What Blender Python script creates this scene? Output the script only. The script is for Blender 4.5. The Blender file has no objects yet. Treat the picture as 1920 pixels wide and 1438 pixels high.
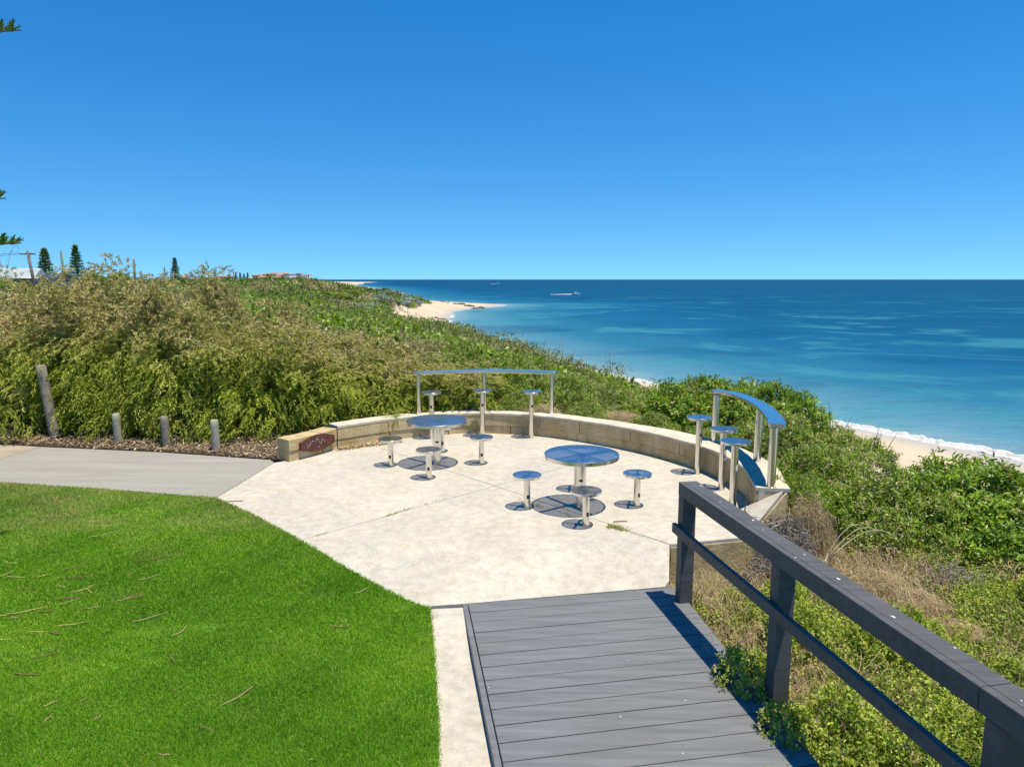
import bpy, bmesh, math, random
import numpy as np
from mathutils import Vector, Matrix
S = bpy.context.scene
C = S.collection
random.seed(7)
RNG = np.random.default_rng(11)
PI = math.pi

# ------------------------------------------------------------------ camera, sky, sun, exposure
F = 1331.0; PITCH = math.atan(195 / F); H = 2.9
CP, SP = math.cos(PITCH), math.sin(PITCH)
cd = bpy.data.cameras.new('camera'); cam = bpy.data.objects.new('camera', cd); C.objects.link(cam)
cam.location = (0, 0, H); cam.rotation_euler = (PI / 2 - PITCH, 0, 0)
cd.sensor_width = 36; cd.lens = F / 1920 * 36; cd.clip_start = 0.05; cd.clip_end = 120000
S.camera = cam
SUNV = Vector((0.225, -0.125, 1.0)).normalized()
W = bpy.data.worlds.new('World'); S.world = W; W.use_nodes = True
wn, wl = W.node_tree.nodes, W.node_tree.links
bg = wn['Background']
sky = wn.new('ShaderNodeTexSky'); sky.sky_type = 'NISHITA'; sky.sun_disc = False
sky.sun_elevation = math.asin(SUNV.z); sky.sun_rotation = math.atan2(SUNV.x, SUNV.y)
sky.altitude = 0; sky.air_density = 1.0; sky.dust_density = 0.0; sky.ozone_density = 2.0
hs = wn.new('ShaderNodeHueSaturation'); hs.inputs['Saturation'].default_value = 1.42; hs.inputs['Hue'].default_value = 0.502
tc = wn.new('ShaderNodeTexCoord'); vm = wn.new('ShaderNodeMapping'); vm.inputs['Location'].default_value = (0, 0, .125); vm.inputs['Scale'].default_value = (1, 1, 1.0)
wl.new(tc.outputs['Generated'], vm.inputs[0]); wl.new(vm.outputs[0], sky.inputs[0])
tn = wn.new('ShaderNodeMix'); tn.data_type = 'RGBA'; tn.blend_type = 'MULTIPLY'; tn.inputs[0].default_value = 1; tn.inputs[7].default_value = (.78, 1.02, 1.04, 1)
wl.new(sky.outputs[0], hs.inputs['Color']); wl.new(hs.outputs[0], tn.inputs[6]); wl.new(tn.outputs[2], bg.inputs[0])
bg.inputs[1].default_value = 0.134
sd = bpy.data.lights.new('sun', 'SUN'); sd.energy = 5.0; sd.angle = math.radians(0.5); sd.color = (1.0, 0.945, 0.80)
sun = bpy.data.objects.new('sun', sd); C.objects.link(sun)
sun.rotation_euler = SUNV.to_track_quat('Z', 'Y').to_euler()
S.view_settings.view_transform = 'Standard'; S.view_settings.look = 'None'
S.view_settings.exposure = 0.32; S.view_settings.gamma = 1.0
S.cycles.max_bounces = 7; S.cycles.transparent_max_bounces = 10
S.cycles.caustics_reflective = False; S.cycles.caustics_refractive = False

# ------------------------------------------------------------------ survey: a sight line of the photo met with a level
def ray(px, py):
    X = (px - 960) / F; Y = (719 - py) / F
    return Vector((X, CP + Y * SP, -SP + Y * CP))
def at(px, py, z=0.0):
    r = ray(px, py); t = (z - H) / r.z
    return Vector((r.x * t, r.y * t, z))
def atd(px, py, D):
    r = ray(px, py); t = D / r.y
    return Vector((r.x * t, D, H + r.z * t))

# ------------------------------------------------------------------ helpers
def tag(o, label=None, cat=None, group=None, kind=None):
    if label: o['label'] = label
    if cat: o['category'] = cat
    if group: o['group'] = group
    if kind: o['kind'] = kind
    return o
def empty(name, loc=(0, 0, 0), rz=0.0):
    o = bpy.data.objects.new(name, None); C.objects.link(o)
    o.location = loc; o.rotation_euler = (0, 0, rz); o.empty_display_size = 0.2
    return o
def link(name, me, mat=None, parent=None):
    o = bpy.data.objects.new(name, me); C.objects.link(o)
    if mat:
        for m in (mat if isinstance(mat, (list, tuple)) else [mat]): me.materials.append(m)
    if parent: o.parent = parent
    return o
def build(name, bm, mat, parent=None, smooth=False, angle=None):
    bmesh.ops.recalc_face_normals(bm, faces=bm.faces)
    me = bpy.data.meshes.new(name); bm.to_mesh(me); bm.free()
    if smooth:
        for p in me.polygons: p.use_smooth = True
        if angle: me.set_sharp_from_angle(angle=angle)
    return link(name, me, mat, parent)
def copy_tree(o, parent=None):
    c = o.copy(); C.objects.link(c)
    if parent: c.parent = parent; c.matrix_parent_inverse = o.matrix_parent_inverse
    for ch in list(o.children): copy_tree(ch, c)
    return c
def box(bm, c, s, rz=0.0, bev=0.0, M=None):
    m = M if M is not None else Matrix.Translation(c) @ Matrix.Rotation(rz, 4, 'Z')
    r = bmesh.ops.create_cube(bm, size=1, matrix=m @ Matrix.Diagonal((*s, 1)))
    if bev:
        es = list({e for v in r['verts'] for e in v.link_edges})
        bmesh.ops.bevel(bm, geom=es, offset=bev, segments=2, affect='EDGES', profile=0.5)
def beam(bm, a, b, w, h, bev=0.0, up=Vector((0, 0, 1))):
    a = Vector(a); b = Vector(b); d = (b - a); L = d.length; d.normalize()
    s = d.cross(up).normalized(); u = s.cross(d)
    M = Matrix.Translation((a + b) / 2) @ Matrix((d, s, u)).transposed().to_4x4()
    box(bm, None, (L, w, h), bev=bev, M=M)
def lathe(bm, prof, n=32, c=(0, 0, 0)):
    rings = []
    for r, z in prof:
        if r < 1e-6: rings.append([bm.verts.new((c[0], c[1], c[2] + z))])
        else: rings.append([bm.verts.new((c[0] + r * math.cos(2 * PI * i / n), c[1] + r * math.sin(2 * PI * i / n), c[2] + z)) for i in range(n)])
    for a, b in zip(rings, rings[1:]):
        for i in range(n):
            j = (i + 1) % n
            if len(a) == 1 and len(b) == 1: continue
            if len(a) == 1: bm.faces.new((a[0], b[i], b[j]))
            elif len(b) == 1: bm.faces.new((a[i], a[j], b[0]))
            else: bm.faces.new((a[i], a[j], b[j], b[i]))
def tube(bm, pts, rads, n=8, cap=True):
    rings = []; up = Vector((0.13, 0.2, 0.97))
    for i, p in enumerate(pts):
        d = (Vector(pts[min(i + 1, len(pts) - 1)]) - Vector(pts[max(i - 1, 0)])).normalized()
        a = d.cross(up)
        if a.length < 0.05: a = d.cross(Vector((1, 0, 0)))
        a.normalize(); b = d.cross(a)
        r = rads[i] if hasattr(rads, '__len__') else rads
        rings.append([bm.verts.new(Vector(p) + (a * math.cos(2 * PI * k / n) + b * math.sin(2 * PI * k / n)) * r) for k in range(n)])
    for a, b in zip(rings, rings[1:]):
        for k in range(n): bm.faces.new((a[k], a[(k + 1) % n], b[(k + 1) % n], b[k]))
    if cap: bm.faces.new(rings[0][::-1]); bm.faces.new(rings[-1])
def prism(bm, poly, z0, z1):
    lo = [bm.verts.new((p[0], p[1], z0(p) if callable(z0) else z0)) for p in poly]
    hi = [bm.verts.new((p[0], p[1], z1(p) if callable(z1) else z1)) for p in poly]
    n = len(poly)
    for i in range(n): bm.faces.new((lo[i], lo[(i + 1) % n], hi[(i + 1) % n], hi[i]))
    bm.faces.new(hi); bm.faces.new(lo[::-1])
def catmull(P, n=10):
    P = [np.array(p, float) for p in P]; out = []
    Q = [2 * P[0] - P[1]] + P + [2 * P[-1] - P[-2]]
    for i in range(len(P) - 1):
        a, b, c, d = Q[i:i + 4]
        for k in range(n):
            t = k / n
            out.append(0.5 * ((2 * b) + (c - a) * t + (2 * a - 5 * b + 4 * c - d) * t * t + (-a + 3 * b - 3 * c + d) * t ** 3))
    out.append(P[-1]); return out
def fast_mesh(name, V, Fc, attr=None, k=4):
    me = bpy.data.meshes.new(name)
    V = np.ascontiguousarray(V, np.float32); Fc = np.ascontiguousarray(Fc, np.int32).reshape(-1, k)
    me.vertices.add(len(V)); me.vertices.foreach_set('co', V.ravel())
    me.loops.add(Fc.size); me.loops.foreach_set('vertex_index', Fc.ravel())
    me.polygons.add(len(Fc)); me.polygons.foreach_set('loop_start', np.arange(0, Fc.size, k, dtype=np.int32))
    if attr is not None:
        a = me.attributes.new('tint', 'FLOAT_COLOR', 'POINT')
        A = np.zeros((len(V), 4), np.float32); A[:, :attr.shape[1]] = attr; A[:, 3] = 1
        a.data.foreach_set('color', A.ravel())
    me.update(calc_edges=True)
    return me
def nrm(v):
    return v / np.maximum(np.linalg.norm(v, axis=-1, keepdims=True), 1e-9)
class Leaves:                                     # gathers leaf quads and thin strands, then builds one mesh
    def __init__(s): s.V = []; s.T = []; s.n = 0; s.F = []
    def leaf(s, P, D, N, L, Wd, tint, mid=0.45):
        P = np.asarray(P, float); n = len(P)
        if n == 0: return
        D = nrm(np.asarray(D, float)); N = np.asarray(N, float)
        Sd = nrm(np.cross(D, N)); Nn = np.cross(Sd, D)
        L = np.broadcast_to(np.asarray(L, float), (n,))[:, None]; Wd = np.broadcast_to(np.asarray(Wd, float), (n,))[:, None]
        v = np.stack([P, P + D * L * mid + Sd * Wd / 2 + Nn * L * .06, P + D * L - Nn * L * 0.1, P + D * L * mid - Sd * Wd / 2 + Nn * L * .06], 1).reshape(-1, 3)
        s.V.append(v); s.T.append(np.repeat(np.asarray(tint, float), 4, 0))
        s.F.append(np.arange(n * 4).reshape(-1, 4) + s.n); s.n += n * 4
    def strand(s, Q, r, tint, sides=3):           # Q (n,K,3)
        Q = np.asarray(Q, float); n, K, _ = Q.shape
        if n == 0: return
        d = nrm(np.gradient(Q, axis=1)); up = np.array([.3, .25, .92])
        a = nrm(np.cross(d, up)); b = np.cross(d, a)
        r = np.broadcast_to(np.asarray(r, float), (n,))[:, None, None] * np.linspace(1, .35, K)[None, :, None]
        rings = np.stack([Q + (a * math.cos(2 * PI * k / sides) + b * math.sin(2 * PI * k / sides)) * r for k in range(sides)], 2)
        idx = np.arange(n * K * sides).reshape(n, K, sides) + s.n
        for k in range(sides):
            j = (k + 1) % sides
            f = np.stack([idx[:, :-1, k], idx[:, :-1, j], idx[:, 1:, j], idx[:, 1:, k]], -1).reshape(-1, 4)
            s.F.append(f)
        s.V.append(rings.reshape(-1, 3)); s.T.append(np.repeat(np.asarray(tint, float), K * sides, 0)); s.n += n * K * sides
    def mesh(s, name): return fast_mesh(name, np.concatenate(s.V), np.concatenate(s.F), np.concatenate(s.T))
def tints(n, lo=0, hi=1, dry=0.0, rng=RNG):
    return np.stack([rng.uniform(lo, hi, n), np.broadcast_to(np.asarray(dry, float), (n,)), np.zeros(n)], 1)
def rdir(n, rng=RNG):
    return nrm(rng.normal(size=(n, 3)))
def wob(p, f=1.0, ph=0.0):                        # smooth lumpy noise, about -1..1
    x, y, z = p[..., 0] * f, p[..., 1] * f, (p[..., 2] * f if p.shape[-1] > 2 else 0)
    return (np.sin(1.7 * x + 2.1 * y + ph) + np.sin(2.3 * y - 1.3 * z + 1.9 * ph + 1) + np.sin(2.9 * z + 1.1 * x + .7 * ph) + np.sin(4.1 * x - 3.3 * y + 2.2 * z + ph)) / 4

# ------------------------------------------------------------------ materials
MATS = {}
def mat(name):
    m = bpy.data.materials.new(name); m.use_nodes = True; MATS[name] = m
    nt = m.node_tree; return m, nt, nt.nodes, nt.links, nt.nodes['Principled BSDF']
def noise(n, l, vec, scale, detail=4, rough=.55, dist=0.0):
    t = n.new('ShaderNodeTexNoise'); t.inputs['Scale'].default_value = scale; t.inputs['Detail'].default_value = detail
    t.inputs['Roughness'].default_value = rough; t.inputs['Distortion'].default_value = dist
    if vec is not None: l.new(vec, t.inputs['Vector'])
    return t.outputs['Fac']
def ramp(n, l, fac, stops, interp='LINEAR'):
    r = n.new('ShaderNodeValToRGB'); cr = r.color_ramp; cr.interpolation = interp
    while len(cr.elements) > 1: cr.elements.remove(cr.elements[-1])
    cr.elements[0].position = stops[0][0]; cr.elements[0].color = (*stops[0][1], 1)
    for p, c in stops[1:]:
        e = cr.elements.new(p); e.color = (*c, 1)
    if fac is not None: l.new(fac, r.inputs[0])
    return r.outputs[0]
def mix(n, l, fac, a, b, mode='MIX'):
    m = n.new('ShaderNodeMix'); m.data_type = 'RGBA'; m.blend_type = mode
    for sock, v in ((m.inputs[0], fac), (m.inputs[6], a), (m.inputs[7], b)):
        if hasattr(v, 'is_linked') or hasattr(v, 'links'): l.new(v, sock)
        elif isinstance(v, tuple): sock.default_value = (*v, 1)
        else: sock.default_value = v
    return m.outputs[2]
def math_(n, l, op, a, b=None, clamp=False):
    m = n.new('ShaderNodeMath'); m.operation = op; m.use_clamp = clamp
    for i, v in enumerate((a, b)):
        if v is None: continue
        if hasattr(v, 'links'): l.new(v, m.inputs[i])
        else: m.inputs[i].default_value = v
    return m.outputs[0]
def coords(n, kind='Object'):
    return n.new('ShaderNodeTexCoord').outputs[kind]
def geopos(n): return n.new('ShaderNodeNewGeometry').outputs['Position']
def bump(n, l, p, h, strength=.3, dist=.01):
    b = n.new('ShaderNodeBump'); b.inputs['Strength'].default_value = strength; b.inputs['Distance'].default_value = dist
    l.new(h, b.inputs['Height']); l.new(b.outputs[0], p.inputs['Normal'])
def grey(v): return (v, v, v)

def leaf_mat(name, green_lo, green_hi, dry_lo, dry_hi, trans=.25, rough=.55, spec=.35):
    m, nt, n, l, p = mat(name)
    a = n.new('ShaderNodeAttribute'); a.attribute_name = 'tint'
    sp = n.new('ShaderNodeSeparateColor'); l.new(a.outputs['Color'], sp.inputs[0])
    g = ramp(n, l, sp.outputs[0], [(0, green_lo), (1, green_hi)]); d = ramp(n, l, sp.outputs[0], [(0, dry_lo), (1, dry_hi)])
    c = mix(n, l, sp.outputs[1], g, d)
    l.new(c, p.inputs['Base Color']); p.inputs['Roughness'].default_value = rough; p.inputs['Specular IOR Level'].default_value = spec
    t = n.new('ShaderNodeBsdfTranslucent'); l.new(c, t.inputs[0])
    ms = n.new('ShaderNodeMixShader'); ms.inputs[0].default_value = trans
    l.new(p.outputs[0], ms.inputs[1]); l.new(t.outputs[0], ms.inputs[2]); l.new(ms.outputs[0], n['Material Output'].inputs[0])
    return m
STRAW = ((.36, .25, .115), (.72, .56, .32))
M_WEEP = leaf_mat('weeping_leaf', (.075, .125, .008), (.60, .66, .06), (.18, .125, .045), (.72, .57, .27), .24)
M_GREEN = leaf_mat('green_leaf', (.07, .14, .008), (.38, .52, .04), *STRAW, .35, .42, .45)
M_COVER = leaf_mat('cover_leaf', (.07, .145, .012), (.54, .60, .075), *STRAW, .35)
M_GRASS = leaf_mat('lawn_blade', (.085, .27, .010), (.34, .56, .034), (.40, .36, .10), (.70, .60, .26), .4, .5, .2)
M_DRY = leaf_mat('dry_stalk', (.44, .32, .15), (.88, .70, .40), (.18, .125, .08), (.5, .38, .26), .2, .8, .1)
M_DEAD = leaf_mat('dead_twig', (.17, .14, .11), (.44, .39, .33), (.06, .05, .04), (.2, .16, .13), .0, .85, .1)
M_SILVER = leaf_mat('silver_leaf', (.16, .22, .17), (.36, .44, .38), *STRAW, .15, .7, .2)
M_SCRUB = leaf_mat('scrub_leaf', (.08, .16, .014), (.32, .42, .05), (.28, .20, .08), (.66, .55, .27), .35)
M_PINE = leaf_mat('pine_leaf', (.045, .11, .02), (.2, .30, .06), (.12, .08, .04), (.25, .18, .09), .12)

def simple(name, col, rough=.6, metal=0.0, nscale=None, var=.25, b=0.0, bd=.005, bs=40, spec=None):
    m, nt, n, l, p = mat(name)
    p.inputs['Roughness'].default_value = rough; p.inputs['Metallic'].default_value = metal
    if spec is not None: p.inputs['Specular IOR Level'].default_value = spec
    c = coords(n)
    f = noise(n, l, c, nscale or 3, 6)
    l.new(ramp(n, l, f, [(.3, tuple(x * (1 - var) for x in col)), (.7, tuple(min(1, x * (1 + var)) for x in col))]), p.inputs['Base Color'])
    if b: bump(n, l, p, noise(n, l, c, bs, 5), b, bd)
    return m
# concrete slab of the patio: cream with rusty and grey blotches
m, nt, n, l, p = mat('cream_concrete'); M_PATIO = m
c = geopos(n)
base = ramp(n, l, noise(n, l, c, 1.1, 8, .65), [(.28, (.36, .30, .215)), (.5, (.52, .455, .35)), (.72, (.62, .555, .445))])
greyb = ramp(n, l, noise(n, l, c, .75, 6, .6, .5), [(.44, grey(0)), (.62, grey(1))])
base = mix(n, l, math_(n, l, 'MULTIPLY', greyb, .7), base, (.34, .315, .28))
mp = n.new('ShaderNodeMapping'); mp.inputs['Scale'].default_value = (1.0, 2.4, 1); mp.inputs['Rotation'].default_value = (0, 0, .5); l.new(c, mp.inputs[0])
rust = ramp(n, l, noise(n, l, mp.outputs[0], 1.9, 5, .6, .8), [(.56, grey(0)), (.72, grey(1))])
base = mix(n, l, math_(n, l, 'MULTIPLY', rust, .7), base, (.52, .35, .19))
speck = ramp(n, l, noise(n, l, c, 26, 4, .75), [(.27, grey(1)), (.42, grey(0))])
base = mix(n, l, math_(n, l, 'MULTIPLY', speck, .7), base, (.27, .25, .22))
base = mix(n, l, .38, base, ramp(n, l, noise(n, l, c, 8, 7, .75), [(.36, (.27, .235, .18)), (.5, (.55, .495, .395)), (.62, (.75, .695, .585))]))
fine = noise(n, l, c, 85, 3, .7)
base = mix(n, l, .36, base, ramp(n, l, fine, [(.3, (.26, .22, .17)), (.7, (.66, .59, .48))]), 'MIX')
l.new(base, p.inputs['Base Color']); p.inputs['Roughness'].default_value = .9; p.inputs['Specular IOR Level'].default_value = .15
bump(n, l, p, noise(n, l, c, 60, 6, .7), .35, .006)
# grey broom-finished path
m, nt, n, l, p = mat('grey_concrete'); M_PATH = m
c = geopos(n)
mp = n.new('ShaderNodeMapping'); mp.inputs['Rotation'].default_value = (0, 0, .95); mp.inputs['Scale'].default_value = (.35, 3.5, 1); l.new(c, mp.inputs[0])
base = ramp(n, l, noise(n, l, mp.outputs[0], 1.6, 7, .65), [(.3, (.26, .235, .19)), (.7, (.37, .34, .285))])
base = mix(n, l, .3, base, ramp(n, l, noise(n, l, c, 40, 4, .7), [(.35, (.14, .13, .11)), (.65, (.38, .355, .31))]))
l.new(base, p.inputs['Base Color']); p.inputs['Roughness'].default_value = .9; p.inputs['Specular IOR Level'].default_value = .15
bump(n, l, p, noise(n, l, mp.outputs[0], 22, 4, .6), .3, .005)
M_SANDPATH = simple('sandy_concrete', (.34, .28, .20), .9, 0, 2.2, .18, .3, .004, 60, .1)
# limestone with ochre stain
m, nt, n, l, p = mat('limestone'); M_STONE = m
c = geopos(n)
base = ramp(n, l, noise(n, l, c, 2.6, 7, .62), [(.28, (.42, .30, .13)), (.5, (.60, .46, .24)), (.75, (.70, .58, .38))])
mp = n.new('ShaderNodeMapping'); mp.inputs['Scale'].default_value = (5, 5, .7); l.new(c, mp.inputs[0])
st = ramp(n, l, noise(n, l, mp.outputs[0], 1.7, 5, .6), [(.5, grey(0)), (.68, grey(1))])
base = mix(n, l, math_(n, l, 'MULTIPLY', st, .4), base, (.28, .23, .15))
oc = ramp(n, l, noise(n, l, c, 1.1, 4), [(.5, grey(0)), (.7, grey(1))])
base = mix(n, l, math_(n, l, 'MULTIPLY', oc, .45), base, (.50, .33, .12))
l.new(base, p.inputs['Base Color']); p.inputs['Roughness'].default_value = .92; p.inputs['Specular IOR Level'].default_value = .1
bump(n, l, p, noise(n, l, c, 22, 8, .75), 1.0, .03)
M_SUNTOP = simple('sunlit_stone_top', (.56, .49, .365), .92, 0, 3.5, .14, .5, .008, 45, .1)  # paler stone colour, sunlight on the wall top put into the tone
# brushed stainless
m, nt, n, l, p = mat('stainless'); M_STEEL = m
c = coords(n); mp = n.new('ShaderNodeMapping'); mp.inputs['Scale'].default_value = (60, 60, 2); l.new(c, mp.inputs[0])
p.inputs['Metallic'].default_value = 1; p.inputs['Base Color'].default_value = (.74, .71, .66, 1)
l.new(ramp(n, l, noise(n, l, mp.outputs[0], 3, 3), [(.3, grey(.13)), (.7, grey(.27))]), p.inputs['Roughness'])
# perforated sheet: a grid of small round holes
m, nt, n, l, p = mat('perforated_steel'); M_PERF = m
c = coords(n)
v = n.new('ShaderNodeTexVoronoi'); v.voronoi_dimensions = '2D'; v.inputs['Scale'].default_value = 110; v.inputs['Randomness'].default_value = 0; l.new(c, v.inputs['Vector'])
hole = math_(n, l, 'LESS_THAN', v.outputs['Distance'], .335)
p.inputs['Metallic'].default_value = 1; p.inputs['Base Color'].default_value = (.62, .63, .65, 1)
l.new(ramp(n, l, noise(n, l, c, 4, 4), [(.3, grey(.12)), (.7, grey(.24))]), p.inputs['Roughness'])
tr = n.new('ShaderNodeBsdfTransparent'); ms = n.new('ShaderNodeMixShader')
l.new(hole, ms.inputs[0]); l.new(p.outputs[0], ms.inputs[1]); l.new(tr.outputs[0], ms.inputs[2]); l.new(ms.outputs[0], n['Material Output'].inputs[0])
M_BLACK = simple('band_black', (.025, .025, .028), .6)
# painted grey decking
def paint(name, lo, hi, spots):
    m, nt, n, l, p = mat(name); c = coords(n)
    mp = n.new('ShaderNodeMapping'); mp.inputs['Scale'].default_value = (1.2, 14, 14); l.new(c, mp.inputs[0])
    base = ramp(n, l, noise(n, l, mp.outputs[0], 1.3, 6, .6), [(.3, lo), (.7, hi)])
    dirt = ramp(n, l, noise(n, l, c, 1.2, 5, .6), [(.5, grey(0)), (.75, grey(1))])
    base = mix(n, l, math_(n, l, 'MULTIPLY', dirt, .35), base, (.135, .125, .115))
    v = n.new('ShaderNodeTexVoronoi'); v.inputs['Scale'].default_value = 5.0; l.new(c, v.inputs['Vector'])
    dots = math_(n, l, 'LESS_THAN', v.outputs['Distance'], .035 * spots)
    base = mix(n, l, math_(n, l, 'MULTIPLY', dots, .8), base, (.5, .5, .5))
    l.new(base, p.inputs['Base Color']); p.inputs['Roughness'].default_value = .62; p.inputs['Specular IOR Level'].default_value = .3
    bump(n, l, p, noise(n, l, mp.outputs[0], 12, 4), .18, .003)
    return m
M_DECK = paint('deck_paint', (.125, .123, .121), (.19, .187, .184), 1.0)
M_RAIL = paint('rail_paint', (.066, .064, .063), (.108, .105, .101), .8)
M_DROP = simple('white_dropping', (.62, .62, .6), .8, 0, 60, .2)
M_TIMBER = simple('weathered_timber', (.25, .215, .165), .85, 0, 9, .35, .6, .01, 26, .1)
M_TREATED = simple('treated_timber', (.34, .33, .23), .85, 0, 9, .3, .5, .008, 26, .1)
M_BROWN = simple('brown_plaque', (.115, .042, .030), .7, 0, 9, .3, .4, .006, 30, .3)
M_SCRATCH = simple('pale_scratch', (.42, .34, .33), .8)
M_SOIL = simple('mulch_soil', (.085, .06, .042), .95, 0, 12, .5, .8, .03, 18, .05)
M_LAWNSOIL = simple('lawn_thatch', (.09, .19, .018), .95, 0, 7, .4, .5, .02, 50, .05)
M_BARK = simple('bark', (.16, .12, .085), .9, 0, 8, .4, .8, .03, 12, .1)
M_ROCK = simple('beach_rock', (.13, .105, .075), .9, 0, .8, .4, .9, .3, 2, .1)
M_WHITE = simple('white_paint', (.78, .78, .76), .5)
M_FOAM = simple('foam', (.56, .54, .50), .9, 0, 1.2, .1, .8, .2, 3, .1)
M_CREAM = simple('render_cream', (.62, .56, .48), .8)
M_TILE = simple('orange_tile', (.38, .19, .12), .8, 0, .6, .25)
M_ROOFG = simple('grey_metal_roof', (.36, .40, .38), .5, 0, .5, .15)
M_ROOFB = simple('blue_solar_roof', (.05, .06, .085), .3, 0, .6, .3)
M_GLASS = simple('dark_glass', (.03, .04, .05), .15)
M_POLE = simple('pole_timber', (.15, .13, .11), .9)
M_POLEG = simple('green_pole', (.12, .17, .13), .8)
M_WIRE = simple('wire', (.08, .08, .09), .6)

# terrain: sand low down, sandy soil and litter above
m, nt, n, l, p = mat('dune_ground'); M_DUNE = m
c = geopos(n); sx = n.new('ShaderNodeSeparateXYZ'); l.new(c, sx.inputs[0])
veg = ramp(n, l, noise(n, l, c, .35, 8, .7), [(.32, (.10, .085, .035)), (.5, (.13, .12, .045)), (.68, (.26, .205, .115))])
sand = ramp(n, l, noise(n, l, c, .12, 8, .7), [(.3, (.47, .365, .245)), (.7, (.60, .485, .345))])
weed = ramp(n, l, noise(n, l, c, .06, 6, .65, 1.5), [(.62, grey(0)), (.7, grey(1))])
sand = mix(n, l, math_(n, l, 'MULTIPLY', weed, .5), sand, (.22, .16, .1))
zz = math_(n, l, 'ADD', sx.outputs[2], math_(n, l, 'MULTIPLY', noise(n, l, c, .25, 5), 1.6))
issand = ramp(n, l, math_(n, l, 'MULTIPLY', math_(n, l, 'ADD', zz, 4.8), .8), [(.0, grey(1)), (1, grey(0))])
wet = ramp(n, l, math_(n, l, 'MULTIPLY', math_(n, l, 'ADD', sx.outputs[2], 8.95), 1.9), [(.0, grey(1)), (1, grey(0))])
sand = mix(n, l, wet, sand, (.36, .335, .31))
l.new(mix(n, l, issand, veg, sand), p.inputs['Base Color']); p.inputs['Roughness'].default_value = .95; p.inputs['Specular IOR Level'].default_value = .1
bump(n, l, p, noise(n, l, c, 3, 8, .7), .6, .1)

# sea
m, nt, n, l, p = mat('sea_water'); M_SEA = m
a = n.new('ShaderNodeAttribute'); a.attribute_name = 'tint'
sp = n.new('ShaderNodeSeparateColor'); l.new(a.outputs['Color'], sp.inputs[0])
shore, far = sp.outputs[0], sp.outputs[1]
c = geopos(n)
deep = ramp(n, l, far, [(0, (.003, .10, .18)), (.35, (.002, .075, .155)), (1, (.001, .043, .105))])
depth = ramp(n, l, shore, [(0, (.22, .32, .34)), (.03, (.09, .23, .29)), (.10, (.022, .145, .225)), (.22, (.006, .10, .195)), (.42, (.002, .082, .175))])
body = mix(n, l, ramp(n, l, shore, [(.25, grey(0)), (.5, grey(1))]), depth, deep)
pf = noise(n, l, c, .033, 7, .62, .8)
patch = ramp(n, l, pf, [(.53, grey(0)), (.62, grey(1))])
pm = ramp(n, l, far, [(.04, grey(.15)), (.10, grey(1)), (.35, grey(1)), (.6, grey(0))])
body = mix(n, l, math_(n, l, 'MULTIPLY', math_(n, l, 'MULTIPLY', patch, pm), .58), body, (.045, .22, .265))
pw = ramp(n, l, noise(n, l, c, .032, 4, .55, .4), [(.36, grey(1)), (.46, grey(0))])
body = mix(n, l, math_(n, l, 'MULTIPLY', pw, .42), body, (.0, .055, .135))
fo = noise(n, l, c, .9, 6, .75, .6)
fm = ramp(n, l, math_(n, l, 'ADD', fo, math_(n, l, 'MULTIPLY', shore, -38.0)), [(.26, grey(0)), (.46, grey(1))])
body = mix(n, l, fm, body, (.82, .83, .82))
df = n.new('ShaderNodeBsdfDiffuse'); l.new(body, df.inputs[0])
gl = n.new('ShaderNodeBsdfGlossy'); gl.inputs['Roughness'].default_value = .22; gl.inputs[0].default_value = (.9, .95, 1, 1)
lw = n.new('ShaderNodeLayerWeight'); lw.inputs[0].default_value = .12
wv = n.new('ShaderNodeMapping'); wv.inputs['Rotation'].default_value = (0, 0, .45); wv.inputs['Scale'].default_value = (.35, 1, 1); l.new(c, wv.inputs[0])
w1 = noise(n, l, wv.outputs[0], .55, 5, .6); w2 = noise(n, l, wv.outputs[0], .11, 3, .5)
bp = n.new('ShaderNodeBump'); bp.inputs['Strength'].default_value = .9; bp.inputs['Distance'].default_value = 1.6
l.new(math_(n, l, 'ADD', w1, math_(n, l, 'MULTIPLY', w2, 1.3)), bp.inputs['Height'])
l.new(bp.outputs[0], gl.inputs['Normal']); l.new(bp.outputs[0], lw.inputs['Normal']); l.new(bp.outputs[0], df.inputs['Normal'])
ms = n.new('ShaderNodeMixShader')
l.new(math_(n, l, 'MINIMUM', lw.outputs['Fresnel'], .12), ms.inputs[0]); l.new(df.outputs[0], ms.inputs[1]); l.new(gl.outputs[0], ms.inputs[2])
l.new(ms.outputs[0], n['Material Output'].inputs[0])

# ------------------------------------------------------------------ terrain
SEA = -9.0
def itp(y, pts):
    pts = np.array(pts, float); return np.interp(y, pts[:, 0], pts[:, 1])
CREST = [(-60, 12), (0, 9.5), (8, 8.0), (11, 6.8), (14, 5.6), (17, 4.8), (20, 4.8), (30, 3.1), (40, .9), (60, -3.3), (80, -8.4), (100, -15), (150, -30), (200, -33), (300, -50), (450, -125), (1000, -330), (3000, -900)]
TOE = [(-60, 32), (0, 22), (20, 18.5), (45, 15.5), (60, 12), (80, 6.5), (110, -3), (150, -18), (200, -32), (240, -35), (300, -31), (340, -36), (380, -58), (450, -95), (1000, -230), (3000, -600)]
SHORE = [(-400, 150), (-60, 60), (0, 47), (20, 41), (45.5, 33.8), (53, 30), (60, 25.8), (80, 15.8), (110, 3.5), (150, -8), (198, -17.8), (263, -21.7), (290, -17), (318, -6), (335, -2.5), (345, -6), (362, -32), (385, -48), (450, -72), (1000, -192), (2000, -480), (3000, -560)]
def sst(t): t = np.clip(t, 0, 1); return t * t * (3 - 2 * t)
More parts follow.
